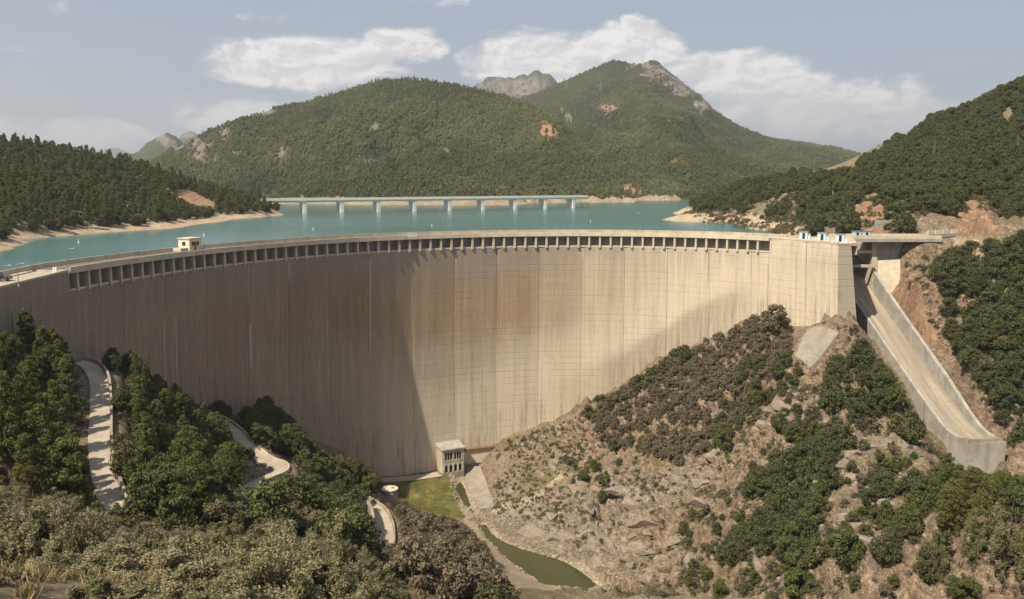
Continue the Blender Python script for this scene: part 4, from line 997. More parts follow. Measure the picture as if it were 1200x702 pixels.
for k in range(4):                      # arched heads
    w = (2 * hw_ - .6 - .5) / 4; xa = -hw_ + .3 + .5 + k * w; xb = xa + w - .5; c = (xa + xb) / 2; r_ = (xb - xa) / 2
    mb = MB(); na = 8
    for a in range(na):
        t0, t1 = math.pi * a / na, math.pi * (a + 1) / na
        p0 = (c - r_ * math.cos(t0), 3.0 + r_ * math.sin(t0)); p1 = (c - r_ * math.cos(t1), 3.0 + r_ * math.sin(t1))
        mb.hexa([(p0[0], -dp + .02, p0[1]), (p1[0], -dp + .02, p1[1]), (p1[0], -dp + .3, p1[1]), (p0[0], -dp + .3, p0[1])], [(p0[0], -dp + .02, 4.0), (p1[0], -dp + .02, 4.0), (p1[0], -dp + .3, 4.0), (p0[0], -dp + .3, 4.0)])
    mb.build('arch', M_CONC, oh)
    mb = MB(); mb.box(xa + .08, xb - .08, -dp + 1.6, -dp + 1.7, 1.0, 3.8); mb.build('opening', M_DARK, oh)
    mb = MB(); mb.box(xa + .06, xb - .06, -dp + .1, -dp + .16, 1.9, 1.98); mb.build('rail', M_RUST, oh)
for g0 in (-2.75, .35):
    for k in range(3):
        xa = g0 + k * .82
        wn = MB().box(xa, xa + .58, -dp + .18, -dp + .24, 5.2, 7.4).build('window', M_GLASS, oh)
        MB().box(xa - .1, xa - .003, -dp - .03, -dp + .3, 5.203, 7.397).build('frame', M_CONC, wn)
for xa, xb in ((-.28, .24), (-hw_ + .3, -2.86), (2.62, hw_ - .3)): MB().box(xa, xb, -dp - .02, -dp + .33, 5.203, 7.397).build('pier', M_CONC, oh)
mb = MB(); mb.hexa([(-hw_ - .3, -dp - .35, 8.303), (hw_ + .3, -dp - .35, 8.303), (hw_ + .3, 1.4, 8.303), (-hw_ - .3, 1.4, 8.303)], [(-hw_ - .3, -dp - .35, 8.7), (hw_ + .3, -dp - .35, 8.7), (hw_ + .3, 1.4, 9.6), (-hw_ - .3, 1.4, 9.6)])
mb.build('roof', M_CONC_GREY, oh)
# walkway from the house along the dam to the right bank
V = []; F = []; wk = empty('wall_walkway', (x, y, -84)); tag(wk, 'narrow rusty walkway on the dam foot right of the outlet house', 'walkway')
def along(i0, i1, o0, o1, z0, z1, name, mat, n=6):
    mb = MB(); V = []; F = []
    for i in np.linspace(i0, i1, n + 1):
        for o, z in ((o0, z0), (o1, z0), (o1, z1), (o0, z1)):
            a, b = face_point(i, z, o); V.append((float(a), float(b), z))
    for k in range(n):
        for c in range(4): F.append((k * 4 + c, k * 4 + (c + 1) % 4, k * 4 + 4 + (c + 1) % 4, k * 4 + 4 + c))
    mb.add(V, F); mb.f += [(0, 1, 2, 3), tuple(n * 4 + c for c in (3, 2, 1, 0))]
    o = mb.build(name, mat, wk); o.location = (-x, -y, 84); return o
along(37.1, 40.4, .05, 1.5, -84.0, -83.7, 'walkway_slab', M_RUST)
along(37.1, 40.4, 1.40, 1.46, -83.0, -82.94, 'handrail', M_RUST)
for k in range(7):
    i = 37.15 + k * .53; along(i, i + .02, 1.40, 1.46, -83.7, -83.0, 'rail_post', M_RUST, 1)
along(37.1, 40.2, .02, .9, -88.5, -84.0, 'support_wall', M_CONC_PALE)

# concrete slab draped down from the walkway to the stream
sl = np.array([[PZ(548, 543, -88.5), PZ(562, 541, -86.5)], [PZ(546, 552, -90), PZ(566, 552, -88.5)], [PZ(546, 562, -91), PZ(570, 564, -90)], [PZ(549, 574, -91.8), PZ(574, 578, -91)], [PZ(554, 586, -92.4), PZ(577, 588, -92.2)], [PZ(561, 598, -92.9), PZ(579, 597, -92.8)]])
g = []
for r_ in np.linspace(0, 5, 26):
    a = int(min(r_, 4.999)); q = r_ - a
    for c in np.linspace(0, 1, 9):
        p = (sl[a] * (1 - q) + sl[a + 1] * q); p = p[0] * (1 - c) + p[1] * c
        g.append((p[0], p[1], float(h_at(p[0], p[1])) * .5 + p[2] * .5 + .3))
g = np.array(g).reshape(26, 9, 3); g[:, :, 2] = np.maximum(g[:, :, 2], h_at(g[:, :, 0], g[:, :, 1]) + .12)
ii = np.arange(26 * 9).reshape(26, 9); Fq = np.stack([ii[:-1, :-1], ii[1:, :-1], ii[1:, 1:], ii[:-1, 1:]], -1).reshape(-1, 4)
Vb = g.reshape(-1, 3); Vb2 = Vb.copy(); Vb2[:, 2] -= 1.2; nq = len(Vb)
rim = list(ii[0]) + list(ii[1:, -1]) + list(ii[-1, ::-1][1:]) + list(ii[::-1, 0][1:-1])
Fs = [(rim[k], rim[(k + 1) % len(rim)], rim[(k + 1) % len(rim)] + nq, rim[k] + nq) for k in range(len(rim))]
me = np_mesh('tailrace_slab', np.vstack([Vb, Vb2]), np.vstack([Fq, np.array(Fs)]), M_SLAB)
tag(obj('tailrace_slab', me), 'smooth grey concrete slab sloping to the stream beside the outlet house', 'concrete slab')

# ------------------------------------------------------------------ round tank beside the lowest road
X, Y, Z = PY(457, 586, 206); Z = float(h_at(X, Y))
tk = empty('water_tank', (X, Y, Z)); tag(tk, 'round grey concrete tank beside the lawn and the lowest road', 'tank')
mb = MB(); mb.lathe([(2.0, -1.2), (2.0, 2.3)], 32); mb.build('shell', M_CONC_GREY, tk, smooth=False)
mb = MB(); mb.lathe([(2.15, 2.303), (2.15, 2.5), (1.6, 2.58), (.01, 2.62)], 32); ld = mb.build('lid', M_CONC_PALE, tk)
MB().box(.4, 1.1, -.3, .4, 2.55, 2.75).build('hatch', M_STEEL, ld)
for a in range(12):
    mb = MB(); mb.box(-.06, .06, -.06, .06, -1.0, 2.25); o = mb.build('rib', M_CONC_GREY, tk); o.location = (2.03 * math.cos(a * math.pi / 6), 2.03 * math.sin(a * math.pi / 6), 0); o.rotation_euler = (0, 0, a * math.pi / 6)

# ------------------------------------------------------------------ crest: gate house, lamp posts, car, cabinet
f = [float(q) for q in crest_frame(12.3)]
gh = empty('crest_gatehouse', (f[0] - f[4] * 5.4, f[1] - f[5] * 5.4, -16.22), math.atan2(f[5], f[4]) + math.pi / 2); tag(gh, 'small flat-roofed cream gatehouse on the lake side of the crest road', 'building')
mb = MB(); mb.box(-1.9, 1.9, -1.7, -1.5, 0, 2.75); mb.box(-1.9, 1.9, 1.5, 1.7, 0, 2.75); mb.box(-1.9, -1.7, -1.5, 1.5, 0, 2.75); mb.box(1.7, 1.9, -1.5, 1.5, 0, 2.75); mb.build('wall', M_CREAM, gh)
mb = MB(); mb.box(-2.1, 2.1, -1.9, 1.9, 2.753, 2.98); mb.build('roof', M_CONC_PALE, gh)
for xx in (-1.2, .3):
    w = MB().box(xx, xx + .8, -1.76, -1.703, 1.25, 2.1).build('window', M_GLASS, gh); MB().box(xx - .08, xx + .88, -1.80, -1.703, 1.12, 1.247).build('sill', M_CONC, w)
MB().box(-.45, .15, -1.77, -1.703, .02, 2.05).build('door', M_RUST, gh)
MB().box(-1.94, -1.903, -.5, .5, 1.2, 2.1).build('window', M_GLASS, gh)
MB().box(-4.1, -1.95, -1.2, 1.2, 0, .75).build('side_plinth', M_CONC_PALE, gh); MB().box(1.95, 3.4, -1.2, 1.2, 0, .85).build('side_plinth', M_CONC_PALE, gh)
MB().box(3.0, 3.15, -1.3, -1.15, .86, 1.7).build('vent_post', M_CONC_PALE, gh)

def lamp_post(loc, h, rz, label, mat=None):
    r = empty('lamp_post', loc, rz); tag(r, label, 'lamp post', 'lamp posts on the dam crest')
    mb = MB(); mb.tube([(0, 0, -.4), (0, 0, h * .5), (0, 0, h)], [.075, .06, .045], 8); mb.build('pole', M_STEEL, r)
    mb = MB(); mb.tube([(0, 0, h), (.25, 0, h + .12), (.7, 0, h + .16)], [.04, .035, .03], 6); a = mb.build('arm', M_STEEL, r)
    mb = MB(); mb.box(.55, 1.0, -.11, .11, h + .1, h + .2); mb.build('lantern', M_WHITE, a)
    mb = MB(); mb.lathe([(.16, 0), (.16, .1), (.09, .18)], 10); mb.build('base', M_CONC, r)
lamp_post(PZ(81, 319.3, -16.5), 4.2, .4, 'tall grey lamp post standing where the dam wing meets the gallery')
lamp_post(PZ(22, 335, -16.5), 3.4, .4, 'grey lamp post on the kerb of the forecourt by the parked car')
lamp_post(PZ(6, 322.8, -15.4)[:2] + (-16.5,), 2.6, .4, 'short grey lamp post at the lake side of the forecourt')
f = [float(q) for q in crest_frame(53.6)]
lamp_post((f[0] - f[4] * 6.0, f[1] - f[5] * 6.0, -16.25), 6.2, math.pi, 'lone thin pole on the crest at the middle of the dam')
X, Y, Z = PZ(65, 320.3, -16.52)
cb = empty('utility_cabinet', (X, Y, -16.53)); tag(cb, 'small white utility cabinet on the forecourt near the lamp post', 'cabinet')
MB().box(-.33, .33, -.22, .22, .08, 1.05).build('housing', M_WHITE, cb); MB().box(-.36, .36, -.25, .25, 0, .077).build('plinth', M_CONC, cb); MB().box(-.37, .37, -.26, .26, 1.053, 1.1).build('cap', M_WHITE, cb); MB().box(-.02, .02, -.24, -.223, .2, .95).build('door_seam', M_STEEL, cb)
# parked car, its tail just inside the frame
X, Y, Z = PZ(3, 329.5, -16.53)
car = empty('parked_car', (X - .9, Y, -16.53), math.radians(8)); tag(car, 'dark parked car on the forecourt at the left edge', 'car')
def profile_body(prof, hw_, taper, name, mat, parent):
    mb = MB(); n = len(prof); V = []
    for s_ in (-1, 1):
        for (xx, zz) in prof: V.append((xx, s_ * (hw_ - taper * max(0, zz - .85)), zz))
    mb.add(V, [tuple(range(n)), tuple(range(2 * n - 1, n - 1, -1))] + [(k, (k + 1) % n, n + (k + 1) % n, n + k) for k in range(n)])
    return mb.build(name, mat, parent)
body = profile_body([(-2.1, .32), (2.1, .32), (2.12, .75), (1.95, .88), (1.0, .95), (.45, 1.42), (-1.1, 1.46), (-1.75, 1.05), (-2.1, .98)], .85, .22, 'body', M_CARB, car)
for s_ in (-1, 1):
    mb = MB(); V = [(.85, s_ * .855, .98), (.42, s_ * .77, 1.36), (-1.05, s_ * .765, 1.39), (-1.6, s_ * .845, 1.02)]; V2 = [(a, b + s_ * .012, c) for a, b, c in V]; mb.hexa(V, V2); mb.build('side_window', M_GLASS, car)
    for xx in (-1.3, 1.3):
        w = MB(); w.tube([(xx, s_ * .70, .32), (xx, s_ * .90, .32)], [.32, .32], 20); wh = w.build('wheel', M_TYRE, car); w = MB(); w.tube([(xx, s_ * .895, .32), (xx, s_ * .915, .32)], [.19, .19], 14); w.build('rim', M_STEEL, wh)
    MB().box(-2.125, -2.09, s_ * .55 - .17, s_ * .55 + .17, .78, .93).build('tail_light', M_REDL, car); MB().box(2.09, 2.13, s_ * .55 - .18, s_ * .55 + .18, .62, .74).build('headlight', M_WHITE, car)
mb = MB(); V = [(1.03, -.72, .97), (1.03, .72, .97), (.49, .66, 1.40), (.49, -.66, 1.40)]; mb.hexa(V, [(a + .012, b, c + .012) for a, b, c in V]); mb.build('windscreen', M_GLASS, car)
mb = MB(); V = [(-1.17, -.66, 1.42), (-1.17, .66, 1.42), (-1.72, .74, 1.07), (-1.72, -.74, 1.07)]; mb.hexa(V, [(a - .012, b, c + .012) for a, b, c in V]); mb.build('rear_window', M_GLASS, car)
f = [float(q) for q in crest_frame(32.2)]; mb = MB(); mb.box(-1.5, 1.5, .003, .05, -.62, .42)
o = mb.build('notice_panel', M_WHITE, dam); o.location = (f[0] - f[4] * .02, f[1] - f[5] * .02, -15.75); o.rotation_euler = (0, 0, math.atan2(f[5], f[4]) - math.pi / 2)

# ------------------------------------------------------------------ road bridge across the reservoir
br = empty('road_bridge', PZ(359, 251, -20.0)); tag(br, 'long pale concrete road bridge on piers across the reservoir', 'bridge')
BO = Vector(br.location)
b0 = np.array(PZ(359, 249.6, -20.0)[:2]); b1 = np.array(PZ(668, 243.6, -20.0)[:2]); bd = (b1 - b0); bl = np.linalg.norm(bd); bd /= bl; bn = np.array([-bd[1], bd[0]])
def bput(mb, name, mat, parent=None):
    o = mb.build(name, mat, parent or br)
    if parent is None: o.location = -BO
    return o
def bpt(s, off, z):
    bow = -.00012 * (s - bl * .5) ** 2 + .00012 * (bl * .5) ** 2
    p = b0 + bd * s + bn * (off - bow * .25); return (float(p[0]), float(p[1]), z)
def bstrip(name, prof, mat, s0, s1, n=40):
    mb = MB(); V = []; F = []; k = len(prof)
    for s_ in np.linspace(s0, s1, n + 1):
        for o, z in prof: V.append(bpt(s_, o, z))
    for a in range(n):
        for c in range(k): F.append((a * k + c, a * k + (c + 1) % k, (a + 1) * k + (c + 1) % k, (a + 1) * k + c))
    mb.add(V, F); mb.f += [tuple(range(k)), tuple(n * k + c for c in range(k))[::-1]]
    return bput(mb, name, mat)
M_BRIDGE = mat_concrete('bridge_concrete', (.66, .64, .59), (.78, .75, .69), .15)
bstrip('deck', [(-3.9, -11.6), (3.9, -11.6), (3.9, -12.1), (2.6, -13.3), (-2.6, -13.3), (-3.9, -12.1)], M_BRIDGE, -58, bl + 14)
bstrip('roadway', [(-3.5, -11.597), (3.5, -11.597), (3.5, -11.55), (-3.5, -11.55)], M_ASPH, -58, bl + 14)
for s_ in (-3.75, 3.75): bstrip('railing', [(s_ - .12, -11.597), (s_ + .12, -11.597), (s_ + .12, -10.7), (s_ - .12, -10.7)], M_BRIDGE, -58, bl + 14)
for px_ in (316, 359, 401.7, 444, 485.3, 525.7, 564, 601, 635.7, 668):
    a = (px_ - 600) / FPX / CT
    # distance along the bridge line where this bearing crosses it
    A = np.array([[bd[0], -a], [bd[1], -1.0]]); s_, _ = np.linalg.solve(A, -b0)
    p = b0 + bd * s_
    mb = MB(); c = lambda u, v, z: (p[0] + bd[0] * u + bn[0] * v, p[1] + bd[1] * u + bn[1] * v, z)
    mb.hexa([c(-1.15, -4.0, -62), c(1.15, -4.0, -62), c(1.15, 4.0, -62), c(-1.15, 4.0, -62)], [c(-1.1, -3.9, -14.4), c(1.1, -3.9, -14.4), c(1.1, 3.9, -14.4), c(-1.1, 3.9, -14.4)])
    pr = bput(mb, 'pier', M_BRIDGE)
    mb = MB(); mb.hexa([c(-1.1, -3.9, -14.397), c(1.1, -3.9, -14.397), c(1.1, 3.9, -14.397), c(-1.1, 3.9, -14.397)], [c(-1.4, -4.1, -13.303), c(1.4, -4.1, -13.303), c(1.4, 4.1, -13.303), c(-1.4, 4.1, -13.303)])
    mb.build('pier_cap', M_BRIDGE, pr)

# ------------------------------------------------------------------ buoys on the reservoir
for px_, py_, txt in [(367, 269, 'white buoy on the water left of the bridge middle'), (506, 265, 'small white buoy floating near the crest at the middle left'), (692, 260, 'white buoy on the water below the right end of the bridge'), (239, 276, 'small white buoy on the water behind the crest gatehouse'), (92, 284, 'pale buoy near the wooded shore on the left')]:
    X, Y, Z = PZ(px_, py_, -20.0)
    r = empty('buoy', (X, Y, -20.0)); r.scale = (.45, .45, .45); tag(r, txt, 'buoy', 'buoys on the reservoir')
    mb = MB(); mb.lathe([(.1, -.5), (.55, -.3), (.62, .1), (.5, .4), (.2, .6)], 14); mb.build('float', M_WHITE, r)
    mb = MB(); mb.lathe([(.16, .58), (.13, 1.7)], 8); mb.build('mast', M_WHITE, r); mb = MB(); mb.lathe([(.02, 1.7), (.28, 1.75), (.28, 2.0), (.02, 2.15)], 10); mb.build('top_mark', M_WHITE, r)

# ------------------------------------------------------------------ power pylons
M_POLE = mat_plain('weathered_steel', (.16, .16, .15), .7, .3)
def pylon(loc, h, label, mat, q=1.0):
    r = empty('power_pylon', loc); tag(r, label, 'pylon', 'power pylons on the hills')
    w = h * .11 * q
    for a, b in ((-1, -1), (1, -1), (1, 1), (-1, 1)):
        mb = MB(); mb.tube([(a * w, b * w, -1), (a * w * .3, b * w * .3, h * .7), (0, 0, h)], [h * .013 * q, h * .011 * q, h * .008 * q], 4); mb.build('leg', mat, r)
    for z in (.68, .80, .91):
        mb = MB(); mb.tube([(-h * .20 * q, 0, h * z), (h * .20 * q, 0, h * z)], [h * .009 * q, h * .009 * q], 4); mb.build('crossarm', mat, r)
    mb = MB()
    for k in range(5):
        z0, z1 = h * .7 * k / 5, h * .7 * (k + 1) / 5; w0, w1 = w * (1 - .7 * k / 5), w * (1 - .7 * (k + 1) / 5)
        for s_ in (-1, 1): mb.tube([(-w0 * s_, -w0, z0), (w1 * s_, -w1, z1)], [h * .007 * q, h * .007 * q], 4, False); mb.tube([(-w0 * s_, w0, z0), (w1 * s_, w1, z1)], [h * .007 * q, h * .007 * q], 4, False)
    mb.build('bracing', mat, r)
def on_mesh(V, px_, py_):
    ax, ay, ad = PIX(V[:, :, 0], V[:, :, 1], V[:, :, 2]); k = np.argmin((ax - px_) ** 2 + (ay - py_) ** 2 * 1.0); return tuple(float(q) for q in V.reshape(-1, 3)[k])
for px_, py_, txt in [(663, 106, 'grey pylon on the shoulder left of the pointed summit'), (704, 109, 'grey pylon below the left slope of the pointed summit'), (748, 117, 'grey pylon just under the pointed summit'), (822, 138, 'grey pylon on the right flank of the pointed summit')]:
    pylon(on_mesh(VB, px_, py_), 24, txt, M_STEEL)
for px_, py_, txt in [(1094, 189, 'slim pylon among dark trees on the hill at the right'), (1191, 186, 'slim pylon near the right edge on the wooded hill')]:
    p = hit(px_, py_, 200, 640); pylon(p, 9.5, txt, M_POLE, .55)

# masonry block standing by the road above the spillway
X, Y, Z = PY(1035, 278, 268)
mw = empty('masonry_block', (X, Y, -18.0)); tag(mw, 'square grey stone block wall standing above the spillway road', 'wall')
for r_ in range(4):
    for c in range(4):
        o_ = .35 * (r_ % 2)
        mb = MB(); mb.box(-2.6 + c * 1.3 + .02, -2.6 + c * 1.3 + 1.27, 0 + .03 * ((r_ + c) % 3), 1.2, r_ * 1.35, r_ * 1.35 + 1.32); mb.build('stone', M_CONC_GREY, mw)
# ------------------------------------------------------------------ foliage
def mat_leaf(name, a, b, c, trans=.22, patch=None):
    m, t = material(name)
    tone = t.attr('tone').outputs['Fac']
    rnd = t.new('ShaderNodeObjectInfo').outputs['Random']
    col = t.mix(tone, a, b)
    col = t.mix(t.math('MULTIPLY', rnd, .55), col, c)
    if patch:
        loc = t.new('ShaderNodeObjectInfo').outputs['Location']
        col = t.mix(t.math('MULTIPLY', t.ramp(t.noise(loc, patch, 5, .65), .42, .62), .7), col, tuple(q * 1.45 + .012 for q in c))
    return finish(m, t, col, .7, None, .25, trans=trans)
M_PINE = mat_leaf('pine_needles', (.050, .060, .020), (.140, .146, .044), (.160, .150, .052))
M_OAK = mat_leaf('oak_leaves', (.036, .046, .019), (.098, .106, .040), (.110, .108, .044))
M_SHRUB = mat_leaf('shrub_leaves', (.045, .054, .022), (.120, .122, .052), (.105, .100, .050))
M_LIGHT = mat_leaf('light_leaves', (.055, .070, .022), (.125, .135, .045), (.095, .100, .036))
M_BROWN = mat_leaf('dry_brown_leaves', (.095, .076, .050), (.215, .175, .118), (.150, .130, .080))
M_OLIVE = mat_leaf('olive_leaves', (.095, .085, .042), (.375, .338, .205), (.255, .228, .130), .25)
M_OLIVE2 = mat_leaf('grey_green_leaves', (.070, .074, .030), (.285, .270, .145), (.190, .180, .090), .25)
M_FARP = mat_leaf('far_pine', (.072, .086, .034), (.138, .152, .056), (.135, .145, .052), .15, .006)
M_FARO = mat_leaf('far_oak', (.070, .080, .034), (.128, .138, .054), (.145, .145, .058), .15, .006)
M_BARK = mat_plain('bark', (.11, .08, .055), .95)
def mat_dry():
    m, t = material('dry_grass'); tone = t.attr('tone').outputs['Fac']
    return finish(m, t, t.mix(tone, (.20, .155, .075), (.36, .29, .16)), .8, None, .2, trans=.2)
M_DRY = mat_dry()

def leaf_quads(P, N, size, rng, aspect):
    n = len(P); N = N / (np.linalg.norm(N, axis=1)[:, None] + 1e-9)
    r = rng.normal(size=(n, 3)); A = np.cross(N, r); A /= np.linalg.norm(A, axis=1)[:, None] + 1e-9; B = np.cross(N, A)
    A = A * size[:, None]; B = B * size[:, None] * aspect
    V = np.stack([P - A, P - B * .9 + A * .1, P + A, P + B * .9 + A * .1], 1).reshape(-1, 3)
    return V, np.arange(4 * n).reshape(n, 4)
def crown(name, mat, seed, W, H, z0, shape, nclump, nleaf, leaf, clump_r, jit=.55, hollow=.45, aspect=.62):
    """leaf clumps spread through the crown's volume; returns mesh and clump centres"""
    rng = np.random.default_rng(seed)
    C = []
    while len(C) < nclump:
        u = rng.random(); a = rng.random() * 2 * math.pi
        rad = shape(u) * W / 2
        q = math.sqrt(rng.random()) * (1 - hollow) + hollow
        C.append((math.cos(a) * rad * q, math.sin(a) * rad * q, z0 + u * (H - z0)))
    C = np.array(C); lop = rng.normal(size=3) * W * .06
    C[:, 0] += lop[0] * (C[:, 2] / H); C[:, 1] += lop[1] * (C[:, 2] / H)
    k = rng.integers(0, nclump, nleaf)
    d = rng.normal(size=(nleaf, 3)); d /= np.linalg.norm(d, axis=1)[:, None]; d[:, 2] = d[:, 2] * .8 + .12
    cr = clump_r * W * rng.uniform(.6, 1.25, nclump)
    P = C[k] + d * (cr[k] * rng.uniform(.45, 1.05, nleaf) ** .7)[:, None]
    N = d + rng.normal(size=(nleaf, 3)) * jit
    V, F = leaf_quads(P, N, leaf * rng.uniform(.65, 1.35, nleaf), rng, aspect)
    tone = np.clip(rng.random(nclump)[k] * .55 + rng.random(nleaf) * .45, 0, 1)
    return np_mesh(name, V, F, mat, False, None, dict(tone=np.repeat(tone, 4))), C
def trunk(name, seed, H, r, C, nb=6, z_split=.35):
    rng = np.random.default_rng(seed); mb = MB()
    bend = rng.normal(size=2) * .05 * H
    top = (bend[0], bend[1], H * .86)
    mb.tube([(0, 0, -.7), (0, 0, H * .08), (bend[0] * .3, bend[1] * .3, H * .4), top], [r * 1.35, r, r * .7, r * .18], 7)
    for k in rng.choice(len(C), min(nb, len(C)), False):
        c = C[k]; zz = max(.15 * H, c[2] - .22 * H); q = min(.95, zz / (H * .86))
        mb.tube([(bend[0] * q * q, bend[1] * q * q, zz), (c[0] * .5, c[1] * .5, (zz + c[2]) * .5 + .03 * H), tuple(c)], [r * .45 * (1.1 - q), r * .28 * (1.1 - q), r * .08], 5, False)
    return mb.mesh(name, M_BARK)
def lobed(name, mat, seed, W, H, nleaf, leaf, nlobe=8):
    rng = np.random.default_rng(seed); C = []; R = []; L = []
    for k in range(nlobe):
        a = rng.uniform(0, 6.28); r = W * .36 * math.sqrt(rng.random()); hh = H * rng.uniform(.55, 1.0) * (1 - .35 * r / (W * .36)); rad = W * rng.uniform(.13, .22)
        lean = rng.normal(size=2) * .12 * W
        n = int(rng.integers(14, 26))
        for _ in range(n):
            u = rng.random() ** .8; q = rad * (1.15 - .75 * u) * rng.uniform(.35, 1.1); b = rng.uniform(0, 6.28)
            C.append((math.cos(a) * r + lean[0] * u + math.cos(b) * q, math.sin(a) * r + lean[1] * u + math.sin(b) * q, hh * (.10 + .90 * u))); R.append(W * rng.uniform(.035, .085)); L.append(rng.random() * .5 + .25 * u)
    C = np.array(C); R = np.array(R); L = np.array(L); k = rng.integers(0, len(C), nleaf)
    d = rng.normal(size=(nleaf, 3)); d /= np.linalg.norm(d, axis=1)[:, None]; d[:, 2] = d[:, 2] * 1.25 + .2
    P = C[k] + d * (R[k] * rng.uniform(.2, 1.25, nleaf))[:, None]
    V, F = leaf_quads(P, d * .6 + rng.normal(size=(nleaf, 3)), leaf * rng.uniform(.5, 1.7, nleaf), rng, .48)
    return np_mesh(name, V, F, mat, False, None, dict(tone=np.repeat(np.clip(L[k] * .7 + rng.random(nleaf) ** 2 * .5, 0, 1), 4))), C
cone = lambda u: (1 - u) ** .75 * .95 + .10
egg = lambda u: math.sin(math.pi * (.12 + .86 * u)) ** .6
dome = lambda u: math.sqrt(max(0.0, 1 - (u * .97) ** 2))
ASSET = {}
def asset(kind, n, fn): ASSET[kind] = [fn(k) for k in range(n)]
def mk(kind, mat, shape, W, H, z0, ncl, nlf, leaf, cr, r, seed0, nb=6, **kw):
    def fn(k):
        rg = np.random.default_rng(seed0 + k); w = W * rg.uniform(.85, 1.15); h = H * rg.uniform(.9, 1.1)
        me, C = crown(kind + '_crown', mat, seed0 + k, w, h, z0 * h, shape, ncl, nlf, leaf, cr, **kw)
        return me, trunk(kind + '_trunk', seed0 + k, h, r, C, nb), w, h
    return fn
asset('pine', 6, mk('pine', M_PINE, cone, 4.4, 10.5, .12, 90, 9500, .17, .115, .16, 100, aspect=.34, jit=.9, hollow=.35))
asset('roundpine', 4, mk('roundpine', M_PINE, egg, 4.8, 8.0, .12, 80, 8500, .17, .13, .16, 140, aspect=.36, jit=.9, hollow=.3))
asset('oak', 6, mk('oak', M_OAK, egg, 5.0, 5.0, .08, 55, 4000, .20, .17, .14, 200))
asset('shrub', 5, mk('shrub', M_SHRUB, dome, 3.0, 2.4, .05, 34, 1700, .16, .19, .07, 300, 5))
asset('light', 5, mk('light', M_LIGHT, egg, 4.4, 5.2, .06, 46, 3200, .20, .18, .12, 400))
asset('brown', 5, mk('brown', M_BROWN, dome, 3.2, 2.8, .04, 36, 2000, .16, .18, .08, 500, 6))
def olive_fn(k):
    rg_ = np.random.default_rng(640 + k); w = 3.2 * rg_.uniform(.8, 1.2); h = 4.0 * rg_.uniform(.85, 1.2)
    me, C = lobed('olive_crown', (M_OLIVE, M_OLIVE2)[k % 2], 640 + k, w, h, 15000, .052, 7 + k % 3)
    return me, trunk('olive_trunk', 640 + k, h, .05, C, 60), w, h
asset('olive', 6, olive_fn)
asset('farpine', 4, mk('farpine', M_FARP, cone, 5.0, 8.5, .05, 18, 170, .95, .22, .25, 700, 0))
asset('faroak', 4, mk('faroak', M_FARO, egg, 6.0, 6.0, .02, 18, 190, .95, .24, .25, 800, 0))

# ------------------------------------------------------------------ where things grow (regions outlined in the photograph, positions sampled on the ground)
CLEAR = [  # left open because the photograph shows what lies there
    [(97, 424), (122, 424), (132, 450), (132, 580), (140, 600), (120, 600), (104, 520), (102, 450)], [(262, 496), (276, 492), (296, 520), (285, 528)], [(296, 572), (298, 550), (310, 538), (340, 540), (345, 550), (318, 572)],
    [(424, 590), (440, 586), (470, 612), (470, 640), (462, 660), (440, 648), (428, 612)], [(446, 570), (468, 570), (470, 590), (446, 590)], [(446, 570), (470, 556), (505, 545), (505, 505), (560, 505), (580, 600), (620, 622), (700, 655), (700, 690), (585, 690), (570, 640), (540, 612), (500, 602), (470, 588)],
    [(996, 290), (1030, 300), (1068, 350), (1110, 410), (1170, 515), (1184, 522), (1178, 556), (1128, 548), (1098, 520), (1040, 430), (1004, 385)], [(900, 270), (1080, 272), (1085, 290), (1060, 302), (1040, 330), (1003, 372), (985, 374), (900, 340)], [(928, 384), (985, 378), (980, 395), (948, 420), (930, 420)],
    [(1076, 262), (1150, 262), (1152, 282), (1076, 282)], [(1113, 277), (1124, 246), (1134, 232), (1152, 230), (1168, 262), (1182, 280)], [(1006, 264), (1004, 242), (1016, 226), (1036, 240), (1036, 278), (1026, 278)],
    [(202, 226), (220, 223), (250, 237), (254, 243), (225, 239)]]
CANOPY_L = np.array([(-60, 352), (0, 362), (40, 366), (60, 378), (75, 396), (96, 402), (100, 412), (112, 392), (122, 396), (140, 408), (165, 414), (182, 440), (205, 450), (228, 476), (250, 470), (275, 478), (285, 468), (305, 462), (330, 480), (355, 506), (372, 530), (405, 536), (440, 556), (448, 568), (480, 580), (560, 600), (620, 640)])
CANOPY_R = np.array([(560, 510), (590, 516), (660, 500), (685, 468), (720, 462), (755, 436), (772, 426), (800, 404), (830, 397), (860, 384), (888, 368), (912, 354), (930, 372), (945, 376), (990, 386), (1016, 376), (1030, 374), (1050, 398), (1090, 455)])
def clear_of(x, y, z, w, h, frac=.75):
    """True if the plant's silhouette keeps off the clearings and under the tree line the photograph shows"""
    p0 = PIX(x, y, z); p1 = PIX(x, y, z + h); hwp = FPX * w * .5 / p0[2]
    cxp, top, bot = float(p0[0]), float(p1[1]), float(p0[1])
    if cxp < 480:
        if top < np.interp(cxp, CANOPY_L[:, 0], CANOPY_L[:, 1]) - 2 and y < 235: return False
    elif 560 < cxp < 1090 and y < 262 and x < 104:
        if top < np.interp(cxp, CANOPY_R[:, 0], CANOPY_R[:, 1]) - 2: return False
    sx = np.array([-.8, 0, .8, -.7, 0, .7, -.4, 0, .4]) * hwp * frac / .8 + cxp; sy = np.array([0.05] * 3 + [.5] * 3 + [.95] * 3) * (top - bot) + bot
    for poly in CLEAR:
        if inside(sx, sy, poly).any(): return False
    return True
def off_built(x, y, z):
    for pts, hw in ROADS.values():
        if np.min(np.hypot(pts[:, 0] - x, pts[:, 1] - y)) < hw + 1.3: return False
    if abs(x - 105) < 6.5 and 172 < y < 256: return False
    if np.min(np.hypot(STREAM[:, 0] - x, STREAM[:, 1] - y) - STREAM[:, 3]) < 1.5: return False
    return True
